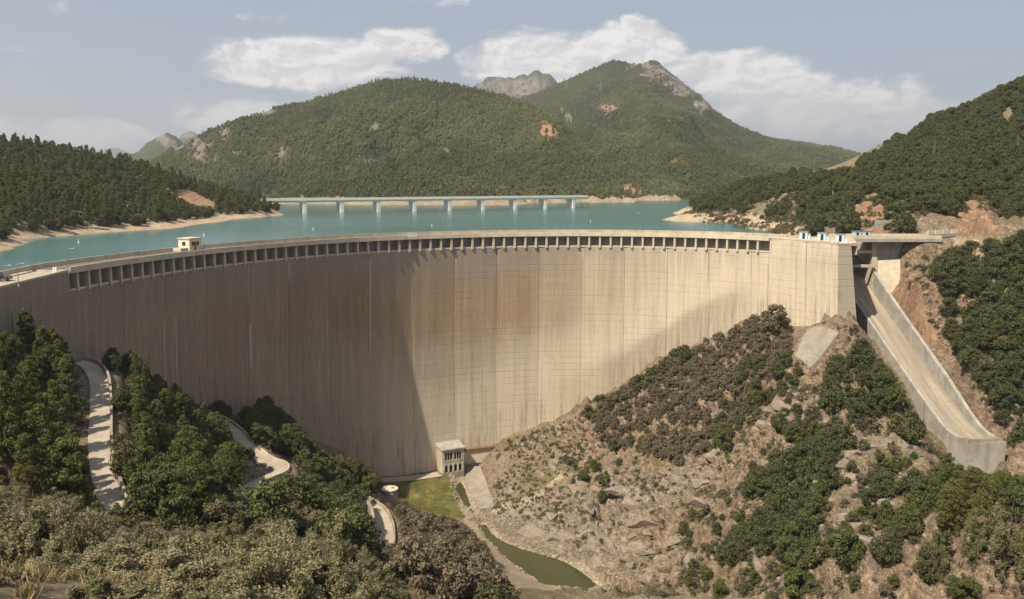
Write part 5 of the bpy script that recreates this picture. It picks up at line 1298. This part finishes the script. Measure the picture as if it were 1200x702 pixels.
_ci = np.linspace(-22, 76, 300); _cr = np.array(crest(_ci)).T
def dam_gap(x, y):
    k = int(np.argmin(np.hypot(_cr[:, 0] - x, _cr[:, 1] - y))); f = [float(q) for q in crest_frame(_ci[k])]
    return (x - f[0]) * f[4] + (y - f[1]) * f[5]          # metres downstream of the crest line
REG = [  # name, polygon (base in photo pixels), spacing, keep, [(kind, weight)], size range, label, group
    ('brown_slope', [(690, 500), (700, 478), (760, 440), (850, 388), (925, 362), (940, 390), (905, 440), (880, 470), (860, 500), (800, 548), (745, 530), (705, 520)], 1.9, .95, [('brown', 12), ('shrub', 1)], (.55, 1.0), 'dry brown shrub on the slope under the right side of the dam', 'brown shrubs below the dam'),
    ('dam_foot_bush', [(672, 492), (690, 474), (760, 440), (800, 412), (805, 424), (760, 458), (700, 492)], 2.6, .8, [('shrub', 6), ('light', 2)], (.8, 1.3), 'dark green bush in the band along the dam foot on the right', 'bushes along the dam foot'),
    ('gully_green', [(846, 448), (930, 404), (948, 400), (935, 450), (905, 470), (880, 500), (840, 545), (815, 545), (850, 490)], 2.8, .7, [('shrub', 5), ('oak', 2), ('light', 2)], (.6, 1.05), 'green bush in the gully between the brown slope and the bare spur', 'gully bushes'),
    ('rock_foot', [(590, 540), (640, 520), (700, 520), (760, 540), (800, 560), (760, 600), (700, 600), (620, 570)], 4.4, .35, [('shrub', 3), ('brown', 2), ('light', 3)], (.35, .8), 'small low bush on the bare grey rock above the river', 'bushes on the bare rock'),
    ('spur_oaks', [(988, 412), (1040, 398), (1050, 440), (1048, 480), (1010, 500), (990, 520), (975, 560), (958, 610), (940, 650), (860, 660), (856, 610), (880, 570), (935, 520), (962, 470)], 2.7, .9, [('oak', 6), ('shrub', 2), ('light', 2)], (.45, 1.12), 'dark evergreen oak in the dense patch running down the right spur', 'oaks on the right spur'),
    ('bench_oaks', [(1000, 580), (1010, 555), (1060, 545), (1090, 560), (1112, 600), (1060, 645), (990, 650), (985, 620)], 2.9, .6, [('oak', 4), ('light', 4), ('shrub', 3)], (.4, 1.05), 'green oak on the open slope below the spillway chute', 'oaks below the chute'),
    ('lip_trees', [(1085, 560), (1120, 545), (1185, 565), (1200, 640), (1120, 650), (1095, 610)], 3.4, .75, [('roundpine', 3), ('oak', 4), ('light', 2)], (.6, .95), 'green tree on the slope in front of the spillway lip', 'trees by the spillway lip'),
    ('spur_scrub', [(880, 470), (960, 430), (1060, 470), (1100, 560), (1100, 680), (800, 690), (800, 600), (850, 540)], 3.0, .40, [('brown', 4), ('shrub', 5), ('light', 1)], (.35, .95), 'small scattered shrub on the dry stony spur on the right', 'scrub on the dry spur'),
    ('lower_right', [(800, 610), (860, 600), (1000, 640), (1120, 640), (1200, 620), (1200, 720), (800, 720)], 3.0, .55, [('light', 4), ('shrub', 4), ('brown', 3), ('oak', 2)], (.4, .95), 'mixed bush on the lowest dry slope at the bottom right', 'bushes of the lowest right slope'),
    ('gorge_oaks', [(1100, 330), (1120, 290), (1260, 275), (1260, 560), (1190, 530), (1150, 470), (1110, 400)], 2.7, .95, [('oak', 8), ('shrub', 3), ('light', 1)], (.55, 1.2), 'dark oak on the steep hillside right of the spillway', 'oaks right of the spillway'),
    ('left_pines', [(-200, 372), (60, 396), (102, 418), (104, 500), (112, 600), (150, 720), (-200, 720)], 3.7, .85, [('pine', 8), ('roundpine', 2)], (.6, 1.05), 'tall dark pine in the wood left of the straight road', 'pines left of the straight road'),
    ('mid_pines', [(118, 400), (175, 420), (240, 478), (262, 500), (296, 530), (300, 570), (260, 610), (200, 660), (135, 660), (132, 560), (130, 450)], 3.4, .90, [('roundpine', 4), ('pine', 4), ('oak', 3), ('light', 2)], (.5, 1.0), 'green pine in the wood between the straight road and the hairpin', 'pines above the hairpin'),
    ('foot_trees', [(240, 480), (300, 480), (345, 500), (370, 535), (440, 556), (446, 572), (425, 590), (400, 580), (350, 560), (345, 540), (300, 525)], 3.0, .95, [('light', 5), ('oak', 4), ('roundpine', 2)], (.7, 1.2), 'leafy green tree near the dam foot beyond the hairpin', 'trees at the left dam foot'),
    ('road_scrub', [(300, 575), (350, 560), (425, 592), (430, 640), (445, 690), (230, 690), (250, 620)], 2.6, .9, [('light', 1), ('brown', 5), ('oak', 1), ('shrub', 2)], (.7, 1.2), 'olive and brown shrub on the bank above the lowest road', 'shrubs above the lowest road'),
    ('bank_scrub', [(468, 592), (495, 604), (540, 618), (570, 640), (585, 672), (600, 720), (455, 720), (470, 650)], 2.4, .95, [('brown', 9), ('shrub', 1)], (1.0, 1.6), 'rounded grey-brown shrub between the lawn and the lowest road', 'shrubs below the lawn'),
    ('hill_left', [(-300, 150), (60, 176), (130, 190), (200, 209), (260, 229), (326, 246), (320, 251), (250, 259), (130, 270), (0, 290), (-300, 330)], 3.4, .88, [('roundpine', 4), ('oak', 4), ('pine', 2), ('light', 5), ('shrub', 2)], (.45, .9), 'dark green tree on the wooded hill across the water on the left', 'trees on the left hill'),
    ('hill_right_scrub', [(780, 258), (800, 236), (850, 214), (930, 206), (1010, 205), (1000, 262), (960, 274), (905, 268)], 3.6, .72, [('light', 5), ('oak', 4), ('shrub', 3)], (.5, 1.0), 'olive bush on the reddish lake slope behind the dam', 'bushes on the lake slope'),
    ('hill_right', [(1000, 268), (1005, 196), (1100, 140), (1200, 100), (1400, 40), (1400, 300), (1190, 280), (1170, 262), (1100, 262), (1050, 275)], 3.7, .97, [('oak', 8), ('light', 1)], (.6, 1.05), 'dark oak on the steep wooded hill at the right', 'oaks on the right hill'),
]
rng = np.random.default_rng(11)
PLANTS = []   # (kind, x, y, z, scale, rot, variant, region index, size in picture)
for ri, (nm, poly, spc, keep, kinds, sr, lab, grp) in enumerate(REG):
    if nm == 'hill_left': bx = (-420, -105, 225, 560)
    elif nm.startswith('hill_right'): bx = (60, 420, 245, 520)
    else: bx = (-125, 190, 78, 275)
    gx = np.arange(bx[0], bx[1], spc); gy = np.arange(bx[2], bx[3], spc)
    X, Y = np.meshgrid(gx, gy); X = X.ravel() + rng.uniform(-.48, .48, X.size) * spc; Y = Y.ravel() + rng.uniform(-.48, .48, Y.size) * spc
    Z = h_at(X, Y); px, py, d = PIX(X, Y, Z)
    ok = inside(px, py, poly) & (rng.random(X.size) < keep * np.clip(.55 + 1.3 * (fbm(X, Y, 14, 3, .5, ri * 1.0) + .45), .15, 1)) & (d > 20)
    if nm.startswith('hill'): ok &= Z > np.where(X > 0, -16.3, -18.3)
    kn = [k for k, w in kinds]; kw = np.array([w for k, w in kinds], float); kw /= kw.sum()
    for j in np.nonzero(ok)[0]:
        x, y, z = float(X[j]), float(Y[j]), float(Z[j])
        if not nm.startswith('hill') and dam_gap(x, y) < .9 and y > 100 and x < 92: continue
        if not off_built(x, y, z): continue
        k = kn[rng.choice(len(kn), p=kw)]; v = int(rng.integers(0, len(ASSET[k]))); s = float(rng.uniform(*sr)); w, h = ASSET[k][v][2:]
        good = False
        for _ in range(4):
            if clear_of(x, y, z, w * s, h * s): good = True; break
            s *= .8
        if not good or s < sr[0] * .5: continue
        PLANTS.append((k, x, y, z, s, float(rng.uniform(0, 6.28)), v, ri, h * s / d[j]))
# single trees the photograph shows standing alone
ALONE = [('oak', 1065, 520, 1.25, 'round dark oak standing alone beside the lower chute'), ('oak', 1016, 390, .5, 'small dark oak on the spur top at the chute'), ('shrub', 1000, 390, .7, 'small dark bush on the spur top beside the dam end'),
         ('oak', 914, 504, .7, 'round dark shrub alone on the stony spur'), ('oak', 992, 522, .5, 'small round dark bush between the two rock ribs'), ('oak', 956, 275, 1.0, 'round dark tree just behind the dam crest on the right'), ('oak', 994, 276, 1.5, 'broad dark tree beside the gate hoists'), ('oak', 1060, 276, 1.3, 'broad dark tree by the road beyond the spillway'),
         ('pine', 1048, 303, .45, 'small dark conifer before the spillway retaining wall'), ('light', 920, 660, .8, 'bright green bush low on the right slope'), ('light', 995, 668, 1.15, 'large olive green bush at the bottom right of centre'), ('oak', 1040, 660, .8, 'round green oak on the lower right slope'),
         ('oak', 803, 424, .8, 'dark round bush at the top of the dam foot band'), ('brown', 912, 384, 2.0, 'large dry brown tree against the dam face')]
HERO = []
for k, px, py, s, lab in ALONE:
    p = hit(px, py)
    if p: HERO.append((k, *p, s, 1.0, 0, lab))

KINDNAME = {'pine': 'pine_tree', 'roundpine': 'pine_tree', 'oak': 'oak_tree', 'light': 'leafy_tree', 'shrub': 'green_shrub', 'brown': 'brown_shrub', 'olive': 'olive_shrub'}
def plant(kind, x, y, z, s, rot, v, label, group=None, sz=None):
    me, tr, w, h = ASSET[kind][v]
    r = bpy.data.objects.new(KINDNAME[kind], None); COL.objects.link(r)
    r.location = (x, y, z); r.rotation_euler = (0, 0, rot); r.scale = (s, s, s * (sz or 1.0))
    tag(r, label, 'tree' if 'tree' in KINDNAME[kind] else 'shrub', group)
    for nm, m in (('crown', me), ('trunk', tr)):
        o = bpy.data.objects.new(nm, m); COL.objects.link(o); o.parent = r
    return r
for k, x, y, z, s, rot, v, lab in HERO: plant(k, x, y, z, s, rot, v, lab)

# the 300 of each kind that show largest are things; the rest of the wood is one mass
def geo_forest(name, pts, scale, rot, idx_, protos, label, cat):
    me = bpy.data.meshes.new(name); me.vertices.add(len(pts)); me.vertices.foreach_set('co', np.asarray(pts, np.float32).ravel())
    for an, tp, av in (('s', 'FLOAT', scale), ('r', 'FLOAT', rot), ('k', 'INT', idx_)):
        a = me.attributes.new(an, tp, 'POINT'); a.data.foreach_set('value', np.asarray(av, np.float32 if tp == 'FLOAT' else np.int32))
    o = tag(obj(name, me), label, cat, None, 'stuff')
    col = bpy.data.collections.new(name + '_kinds')
    for i, pm in enumerate(protos):
        q = bpy.data.objects.new('%s_kind_%02d' % (name, i), pm); col.objects.link(q)
    ng = bpy.data.node_groups.new(name, 'GeometryNodeTree')
    ng.interface.new_socket('Geometry', in_out='INPUT', socket_type='NodeSocketGeometry'); ng.interface.new_socket('Geometry', in_out='OUTPUT', socket_type='NodeSocketGeometry')
    N = ng.nodes; L = ng.links
    gi = N.new('NodeGroupInput'); go = N.new('NodeGroupOutput'); ip = N.new('GeometryNodeInstanceOnPoints'); ci = N.new('GeometryNodeCollectionInfo')
    ci.inputs['Collection'].default_value = col; ci.inputs['Separate Children'].default_value = True; ci.inputs['Reset Children'].default_value = True
    def na(nm, tp):
        a = N.new('GeometryNodeInputNamedAttribute'); a.data_type = tp; a.inputs[0].default_value = nm; return a.outputs['Attribute']
    L.new(gi.outputs[0], ip.inputs['Points']); L.new(ci.outputs[0], ip.inputs['Instance']); ip.inputs['Pick Instance'].default_value = True
    L.new(na('k', 'INT'), ip.inputs['Instance Index'])
    cx = N.new('ShaderNodeCombineXYZ'); L.new(na('r', 'FLOAT'), cx.inputs[2]); L.new(cx.outputs[0], ip.inputs['Rotation'])
    L.new(na('s', 'FLOAT'), ip.inputs['Scale']); L.new(ip.outputs[0], go.inputs[0])
    md = o.modifiers.new('scatter', 'NODES'); md.node_group = ng
    return o
def joined(me, tr):
    bm = bmesh.new(); bm.from_mesh(me); n = len(bm.faces); bm.from_mesh(tr); bm.faces.ensure_lookup_table()
    for f in bm.faces[n:]: f.material_index = 1
    m2 = bpy.data.meshes.new(me.name + '_whole'); bm.to_mesh(m2); bm.free()
    m2.materials.append(me.materials[0]); m2.materials.append(tr.materials[0]); return m2
LIMIT = {'pine_tree': 290, 'oak_tree': 285, 'leafy_tree': 200, 'green_shrub': 220, 'brown_shrub': 290}
NOUN = {'pine': 'conical pine', 'roundpine': 'rounded pine', 'oak': 'evergreen oak', 'light': 'light leafy tree', 'shrub': 'low green bush', 'brown': 'dry brown shrub'}
count, rest, solo = {}, {}, {}
for p in sorted(PLANTS, key=lambda p: -p[8]):
    nm = KINDNAME[p[0]]; count[nm] = count.get(nm, 0) + 1
    if count[nm] <= LIMIT[nm]: solo.setdefault((p[7], p[0]), []).append(p)
    else: rest.setdefault('left' if p[1] < 0 else 'right', []).append(p)
for (ri, kind), lst in solo.items():
    where = REG[ri][6]
    for cut in (' in the ', ' on the ', ' under the ', ' near the ', ' between the '):
        if cut in where: where = cut + where.split(cut, 1)[1]; break
    pix = [PIX(p[1], p[2], p[3]) for p in lst]; word = {}
    for w, fn in (('leftmost', lambda k: pix[k][0]), ('rightmost', lambda k: -pix[k][0]), ('lowest standing', lambda k: -pix[k][1]), ('highest standing', lambda k: pix[k][1]), ('biggest', lambda k: -lst[k][4]), ('smallest', lambda k: lst[k][4])):
        free = [k for k in range(len(lst)) if k not in word]
        if len(free) > 1 or (len(lst) == 1 and w == 'leftmost'): word[min(free, key=fn)] = w if len(lst) > 1 else 'single'
    ss = sorted(p[4] for p in lst)
    for k, p in enumerate(lst):
        q = word.get(k) or ('large' if p[4] > ss[len(ss) * 2 // 3] else 'small' if p[4] < ss[len(ss) // 3] else 'mid-sized')
        lab = q + ' ' + NOUN[kind] + where
        if k not in word:
            xs_ = sorted(float(a[0]) for a in pix); ys_ = sorted(float(a[1]) for a in pix); n3 = len(xs_) // 3
            vw = 'upper' if pix[k][1] < ys_[n3] else 'lower' if pix[k][1] > ys_[-n3 - 1] else 'middle'; hw3 = 'left' if pix[k][0] < xs_[n3] else 'right' if pix[k][0] > xs_[-n3 - 1] else 'centre'
            l2 = lab + ', ' + vw + ' ' + hw3 + ' of them'
            if len(l2.split()) > 16: l2 = lab + ', ' + vw + ' ' + hw3
            if len(l2.split()) > 16: l2 = lab.replace('mid-sized ', '') + ', ' + vw + ' ' + hw3
            if len(l2.split()) <= 16: lab = l2
        plant(kind, p[1], p[2], p[3], p[4], p[5], p[6], lab, NOUN[kind] + ', ' + REG[ri][7])
for side_, lst in rest.items():
    kinds = sorted({(p[0], p[6]) for p in lst}); ix = {k: i for i, k in enumerate(kinds)}
    geo_forest('woodland', [(p[1], p[2], p[3]) for p in lst], [p[4] for p in lst], [p[5] for p in lst], [ix[(p[0], p[6])] for p in lst], [joined(*ASSET[k][v][:2]) for k, v in kinds],
               'dense green woodland filling the %s slopes' % ('hill across the lake and the lower left' if side_ == 'left' else 'steep right hill and gorge'), 'woodland')

# ------------------------------------------------------------------ forest on the mountains
def mountain_forest(name, V, bare, dens, label, seed, dmax=1e9, sc0=1.0):
    rng = np.random.default_rng(seed)
    P = V.reshape(V.shape); a = P[:-1, :-1]; b = P[:-1, 1:]; c = P[1:, :-1]; d_ = P[1:, 1:]
    area = np.linalg.norm(np.cross(b - a, c - a), axis=-1); D = np.hypot(a[..., 0], a[..., 1])
    n = area * dens(D) * (1 - np.clip(bare[:-1, :-1], 0, 1) * .93) * (a[..., 2] > -15.5)
    n[170:] *= .0 if V.shape[0] < 190 else 1.0
    k = rng.poisson(n)
    I, J = np.nonzero(k); R = k[I, J]; I = np.repeat(I, R); J = np.repeat(J, R)
    u = rng.random(len(I))[:, None]; v = rng.random(len(I))[:, None]
    pts = a[I, J] * (1 - u) * (1 - v) + b[I, J] * u * (1 - v) + c[I, J] * (1 - u) * v + d_[I, J] * u * v
    fz = fbm(pts[:, 0], pts[:, 1], 160, 4, .55, seed * .7)
    pine = rng.random(len(pts)) < np.clip(.5 + fz * 1.6, .08, .92)
    kk = np.where(pine, rng.integers(0, 4, len(pts)), 4 + rng.integers(0, 4, len(pts)))
    s = rng.uniform(.28, .68, len(pts)) * sc0
    protos = [joined(*ASSET['farpine'][i][:2]) for i in range(4)] + [joined(*ASSET['faroak'][i][:2]) for i in range(4)]
    pts[:, 2] -= .4
    geo_forest(name, pts, s, rng.uniform(0, 6.28, len(pts)), kk, protos, label, 'forest')
    return len(pts)
nA = mountain_forest('forest', VA, RA, lambda D: .15 * np.clip(900 / D, .4, 1.0), 'continuous green forest on the broad wooded mountain behind the bridge', 3)
nB = mountain_forest('forest', VB, RB, lambda D: .13 * np.clip(900 / D, .34, 1.0), 'green forest on the slopes of the pointed summit', 4, sc0=1.1)
print('forest', nA, nB, 'plants', len(PLANTS), count)

# ------------------------------------------------------------------ shrubs close to the camera
ORD = ['first', 'second', 'third', 'fourth', 'fifth', 'sixth', 'seventh', 'eighth', 'ninth', 'tenth', 'eleventh', 'twelfth']
ROWS = [('back row', [(-18, 560, 28, 1.1), (22, 548, 30, 1.0), (60, 560, 29, .9), (96, 588, 28, .8), (132, 600, 29, .85), (168, 606, 28, .8), (206, 598, 30, .95), (246, 590, 30, 1.0), (286, 596, 29, .9), (322, 584, 30, 1.1), (362, 592, 29, 1.0), (398, 606, 28, .8)]),
        ('middle row', [(88, 628, 21, .7), (124, 632, 22, .8), (162, 630, 21, .85), (200, 626, 22, .8), (240, 622, 22, .95), (282, 630, 21, .9), (322, 622, 22, .95), (362, 626, 22, .9), (402, 640, 22, .7), (430, 664, 22, .5)]),
        ('front row', [(112, 664, 15.5, .5), (150, 660, 15.5, .6), (190, 662, 15, .6), (232, 656, 15.5, .65), (272, 664, 15, .6), (314, 656, 15.5, .7), (354, 658, 15.5, .65), (394, 664, 15.5, .6), (430, 690, 15.5, .4)])]
for rname, lst in ROWS:
    for n_, (px, tp, Y, s) in enumerate(lst):
        X, _, Zt = PY(px, tp, Y); g = float(h_at(X, Y)); v = (n_ * 5 + len(rname)) % 6; h = ASSET['olive'][v][3]
        hh = max(.9, Zt - g + .15)
        plant('olive', X, Y, g - .15, s, n_ * 1.3, v, 'pale olive shrub close to the camera, %s from the left in the %s' % (ORD[n_], rname), 'olive shrubs close to the camera', hh / (h * s))
TOPL = np.array([(-80, 530), (0, 545), (40, 542), (70, 556), (100, 590), (140, 612), (200, 606), (240, 596), (300, 602), (330, 584), (370, 590), (410, 606), (440, 650)])
bush = []
for X0 in np.arange(-64, 4, 2.5):
    for Y0 in np.arange(31, 78, 2.5):
        X = X0 + rng.uniform(-1.1, 1.1); Y = Y0 + rng.uniform(-1.1, 1.1); g = float(h_at(X, Y)); px, py, d = [float(q) for q in PIX(X, Y, g)]
        if not (-60 < px < 430) or py > 760: continue
        zt = PY(px, float(np.interp(px, TOPL[:, 0], TOPL[:, 1])) + rng.uniform(0, 26), Y)[2]; hh = min(zt - g, rng.uniform(2.4, 5.2))
        if hh < 1.1 or not off_built(X, Y, g) or rng.random() < .12: continue
        s = hh / 4.0 * rng.uniform(.85, 1.2); v = int(rng.integers(0, 6))
        if clear_of(X, Y, g, 3.2 * s, hh, .9): bush.append((X, Y, g, s, hh, v, px, py, d))
near = sorted(bush, key=lambda b: b[8])
for n_, (X, Y, g, s, hh, v, px, py, d) in enumerate(near):
    where = 'at the left edge' if px < 90 else 'below the straight road' if px < 210 else 'below the hairpin' if px < 340 else 'left of the lowest road'
    big = 'tall' if hh > 3.6 else 'low' if hh < 2.2 else 'mid-sized'
    dist = 'nearer' if d < 42 else 'middle' if d < 56 else 'farther'
    plant('olive', X, Y, g - .15, s, n_ * 1.7, v, '%s %s olive shrub on the %s foreground slope %s' % (big, 'pale' if v % 2 == 0 else 'grey-green', dist, where), 'olive shrubs on the foreground slope', hh / (ASSET['olive'][v][3] * s))
for n_, (px, tp, Y, wid, lab) in enumerate([(1188, 556, 108, 2.3, 'big olive tree at the right edge of the picture'), (1142, 590, 112, 1.7, 'olive tree left of the big one at the lower right'), (1100, 622, 112, 1.3, 'small olive tree at the lower right, farthest from the edge'), (1216, 600, 96, 2.0, 'olive tree cut by the right edge of the picture')]):
    for Y in np.arange(150, 85, -3.0):          # nearest spot on the slope where a tree of that height fits
        X, _, Zt = PY(px, tp, Y); g = float(h_at(X, Y))
        if Zt - g > 4.2 * wid: break
    v = (n_ * 2 + 1) % 6; h = ASSET['olive'][v][3]
    plant('olive', X, Y, g - .2, wid, n_ * 2.1, v, lab, None, max(1.0, min(1.7 * wid * h, Zt - g)) / (h * wid))

# ------------------------------------------------------------------ dry tufts, low scrub and loose stones on the slopes
def tuft_mesh(seed, n, h, mat, spread):
    rg = np.random.default_rng(seed); V = []; F = []
    a = rg.uniform(0, 6.28, n); r = rg.uniform(0, spread, n); hh = h * rg.uniform(.5, 1.1, n); w = .02 + .03 * rg.random(n); lean = rg.normal(size=(n, 2)) * h * .35
    P = np.stack([np.cos(a) * r, np.sin(a) * r, np.full(n, -.05)], 1); T = P + np.c_[lean, hh]; S = np.stack([-np.sin(a * 3), np.cos(a * 3), np.zeros(n)], 1) * w[:, None] * (h / .5)
    V = np.stack([P - S, P + S, T + S * .25, T - S * .25], 1).reshape(-1, 3)
    return np_mesh('tuft', V, np.arange(4 * n).reshape(n, 4), mat, False, None, dict(tone=np.repeat(rg.random(n), 4)))
def stone_mesh(seed):
    bm = bmesh.new(); bmesh.ops.create_icosphere(bm, subdivisions=2, radius=.5); rg = np.random.default_rng(seed); cuts = rg.normal(size=(7, 3)); cuts /= np.linalg.norm(cuts, axis=1)[:, None]
    for v in bm.verts:
        p = np.array(v.co)
        for c in cuts:
            d = p @ c
            if d > .33: p = p - c * (d - .33)
        v.co = Vector(p * np.array([1.25, .9, .75]))
    me = bpy.data.meshes.new('stone'); bm.to_mesh(me); bm.free(); me.materials.append(M_STONE)
    me.polygons.foreach_set('use_smooth', [False] * len(me.polygons)); return me
def mat_stone():
    m, t = material('loose_stone'); co = t.new('ShaderNodeTexCoord').outputs['Object']; rnd = t.new('ShaderNodeObjectInfo').outputs['Random']
    c = t.mix(t.ramp(t.noise(co, 3.0, 5, .7), .35, .65), (.15, .12, .095), (.30, .25, .195)); return finish(m, t, t.mix(t.math('MULTIPLY', rnd, .5), c, (.34, .26, .18)), .95)
M_STONE = mat_stone()
def low_crown(seed, mat): return crown('scrub', mat, seed, 1.3, .7, 0.0, dome, 12, 260, .10, .2)[0]
protos = [tuft_mesh(k, 46, .5, M_DRY, .28) for k in range(3)] + [low_crown(900 + k, M_BROWN) for k in range(3)] + [low_crown(910 + k, M_OAK) for k in range(2)] + [low_crown(914, M_LIGHT)]
stones = [stone_mesh(k) for k in range(4)]
rg = np.random.default_rng(77)
def spread_pts(n, box, poly, seed, keepf=None):
    X = rg.uniform(box[0], box[1], n); Y = rg.uniform(box[2], box[3], n); Z = h_at(X, Y); px, py, d = PIX(X, Y, Z)
    ok = inside(px, py, poly) & (d > 6) & (rg.random(n) < np.clip(.5 + 1.4 * fbm(X, Y, 9, 3, .5, seed), 0.05, 1))
    ok &= np.array([(not o) or off_built(a, b, c) for o, a, b, c in zip(ok, X, Y, Z)])
    if box[2] > 60: ok &= np.array([(not o) or b < 100 or a > 92 or dam_gap(a, b) > 1.0 for o, a, b in zip(ok, X, Y)])
    for c in (CLEAR[2], CLEAR[4], CLEAR[5], CLEAR[6], CLEAR[8], CLEAR[9]): ok &= ~inside(px, py, c)
    return X[ok], Y[ok], Z[ok]
def scatter(name, n, box, poly, pr, kinds, srange, label, cat, seed):
    X, Y, Z = spread_pts(n, box, poly, seed)
    geo_forest(name, np.c_[X, Y, Z - .02], rg.uniform(*srange, len(X)), rg.uniform(0, 6.28, len(X)), rg.choice(kinds, len(X)), pr, label, cat)
RB = [(575, 520), (660, 495), (720, 465), (925, 370), (1040, 390), (1110, 520), (1200, 560), (1200, 700), (720, 700), (690, 655), (600, 615), (575, 600)]
scatter('ground_scrub', 21000, (-5, 130, 90, 262), RB, protos, [0, 1, 2, 3, 4, 5, 3, 4, 5, 6, 7, 8], (.35, 1.15), 'low dry scrub and grass tufts over the stony right slope', 'scrub', 1.0)
scatter('loose_stones', 4500, (-5, 130, 90, 262), RB, stones, [0, 1, 2, 3], (.2, .95), 'loose stones scattered over the right slope', 'stones', 2.0)
scatter('ground_scrub', 9000, (100, 190, 150, 262), [(1030, 300), (1260, 270), (1260, 560), (1180, 520), (1110, 410)], protos, [3, 4, 5, 6, 7, 8, 0, 1], (.5, 1.4), 'low scrub on the steep slope right of the spillway', 'scrub', 3.0)
scatter('ground_scrub', 14000, (-125, 0, 60, 235), [(-200, 370), (100, 400), (260, 480), (440, 556), (470, 600), (590, 680), (600, 720), (-200, 720)], protos, [0, 1, 2, 3, 4, 5, 6, 7, 8, 0, 1], (.6, 1.5), 'dry grass and low scrub under the trees of the left bank', 'scrub', 4.0)
scatter('ground_scrub', 16000, (80, 330, 255, 480), [(770, 262), (800, 236), (1010, 195), (1200, 160), (1260, 270), (1180, 285), (905, 275)], protos, [3, 4, 5, 6, 7, 8, 0], (.8, 2.2), 'low scrub on the reddish lake slope on the right', 'scrub', 5.0)
scatter('dry_grass', 5000, (-24, 14, 8, 60), [(-300, 560), (620, 560), (700, 900), (-300, 900)], protos, [0, 1, 2, 0, 1, 2, 3], (.35, .9), 'dry grass between the shrubs close to the camera', 'grass', 6.0)

# stones along the stream
k_ = rg.integers(0, len(STREAM), 900); sd = rg.choice([-1, 1], 900); off = STREAM[k_, 3] + rg.uniform(.2, 2.2, 900); tg_ = np.gradient(STREAM[:, :2], axis=0); tg_ /= np.linalg.norm(tg_, axis=1)[:, None]
sx_ = STREAM[k_, 0] - tg_[k_, 1] * off * sd; sy_ = STREAM[k_, 1] + tg_[k_, 0] * off * sd
geo_forest('stream_stones', np.c_[sx_, sy_, h_at(sx_, sy_)], rg.uniform(.2, 1.0, 900) ** 1.6, rg.uniform(0, 6.28, 900), rg.integers(0, 4, 900), stones, 'pale stones along both banks of the stream and pool', 'stones')

# ------------------------------------------------------------------ bedrock ledges breaking through the right slope
def mat_crag():
    m, t = material('bedrock'); geo = t.new('ShaderNodeNewGeometry').outputs['Position']; rnd = t.new('ShaderNodeObjectInfo').outputs['Random']
    a = t.noise(t.mapping(geo, (.7, .7, 1.8), (.3, .4, 0)), 1.2, 8, .75); b = t.noise(geo, .25, 4, .6)
    c = t.mix(t.ramp(a, .36, .64), (.115, .095, .078), (.285, .238, .190)); c = t.mix(t.ramp(b, .45, .65), c, t.mix(a, (.15, .11, .08), (.30, .23, .165)))
    return finish(m, t, t.mix(t.math('MULTIPLY', rnd, .3), c, (.26, .235, .205)), .95, t.bump(a, .9, .25), .15)
M_CRAG = mat_crag()
def crag_mesh(seed):
    rg_ = np.random.default_rng(seed); bm = bmesh.new(); bmesh.ops.create_icosphere(bm, subdivisions=3, radius=.5)
    cuts = rg_.normal(size=(13, 3)); cuts /= np.linalg.norm(cuts, axis=1)[:, None]; lev = rg_.uniform(.22, .40, 13)
    for v in bm.verts:
        p = np.array(v.co)
        for c, l in zip(cuts, lev):
            d = p @ c
            if d > l: p = p - c * (d - l)
        q = p[2] * 9 + p[0] * 3; p = p * (1 + .05 * (q - math.floor(q)))      # bedding
        v.co = Vector(p * np.array([1.9, 1.0, .85]))
    me = bpy.data.meshes.new('ledge'); bm.to_mesh(me); bm.free(); me.materials.append(M_CRAG); me.polygons.foreach_set('use_smooth', [False] * len(me.polygons)); return me
crags = [crag_mesh(50 + k) for k in range(6)]
def crag_field(n, poly, srange, seed, label):
    X, Y, Z = spread_pts(n, (-5, 130, 90, 262), poly, seed); s_ = srange[0] + (srange[1] - srange[0]) * rg.random(len(X)) ** 2.2
    geo_forest('bedrock_ledges', np.c_[X, Y, Z - .16 * s_], s_, rg.normal(-.75, .35, len(X)), rg.integers(0, 6, len(X)), crags, label, 'rocks')
crag_field(2600, [(580, 560), (660, 520), (720, 540), (800, 555), (860, 500), (1000, 420), (1060, 470), (1100, 560), (1000, 660), (720, 690), (690, 655), (600, 612)], (.8, 4.6), 9.0, 'angular bedrock ledges breaking through the right slope')
crag_field(1500, [(585, 600), (680, 560), (800, 552), (830, 570), (760, 640), (710, 668), (640, 648)], (1.2, 6.0), 10.0, 'large bare rock slabs above the river pool')
# ------------------------------------------------------------------ summer haze: one closed box of thin, even air round everything
m, t = material('haze_air')
pv = t.new('ShaderNodeVolumePrincipled')
pv.inputs['Color'].default_value = (.80, .86, .95, 1); pv.inputs['Density'].default_value = 1.05e-4; pv.inputs['Anisotropy'].default_value = .25
om = t.new('ShaderNodeOutputMaterial'); t.l.new(pv.outputs[0], om.inputs['Volume'])
hz = MB().box(-14500, 14500, -14500, 14500, -134, 700).build('haze', m); tag(hz, 'thin pale summer haze in the air', 'haze', None, 'stuff')
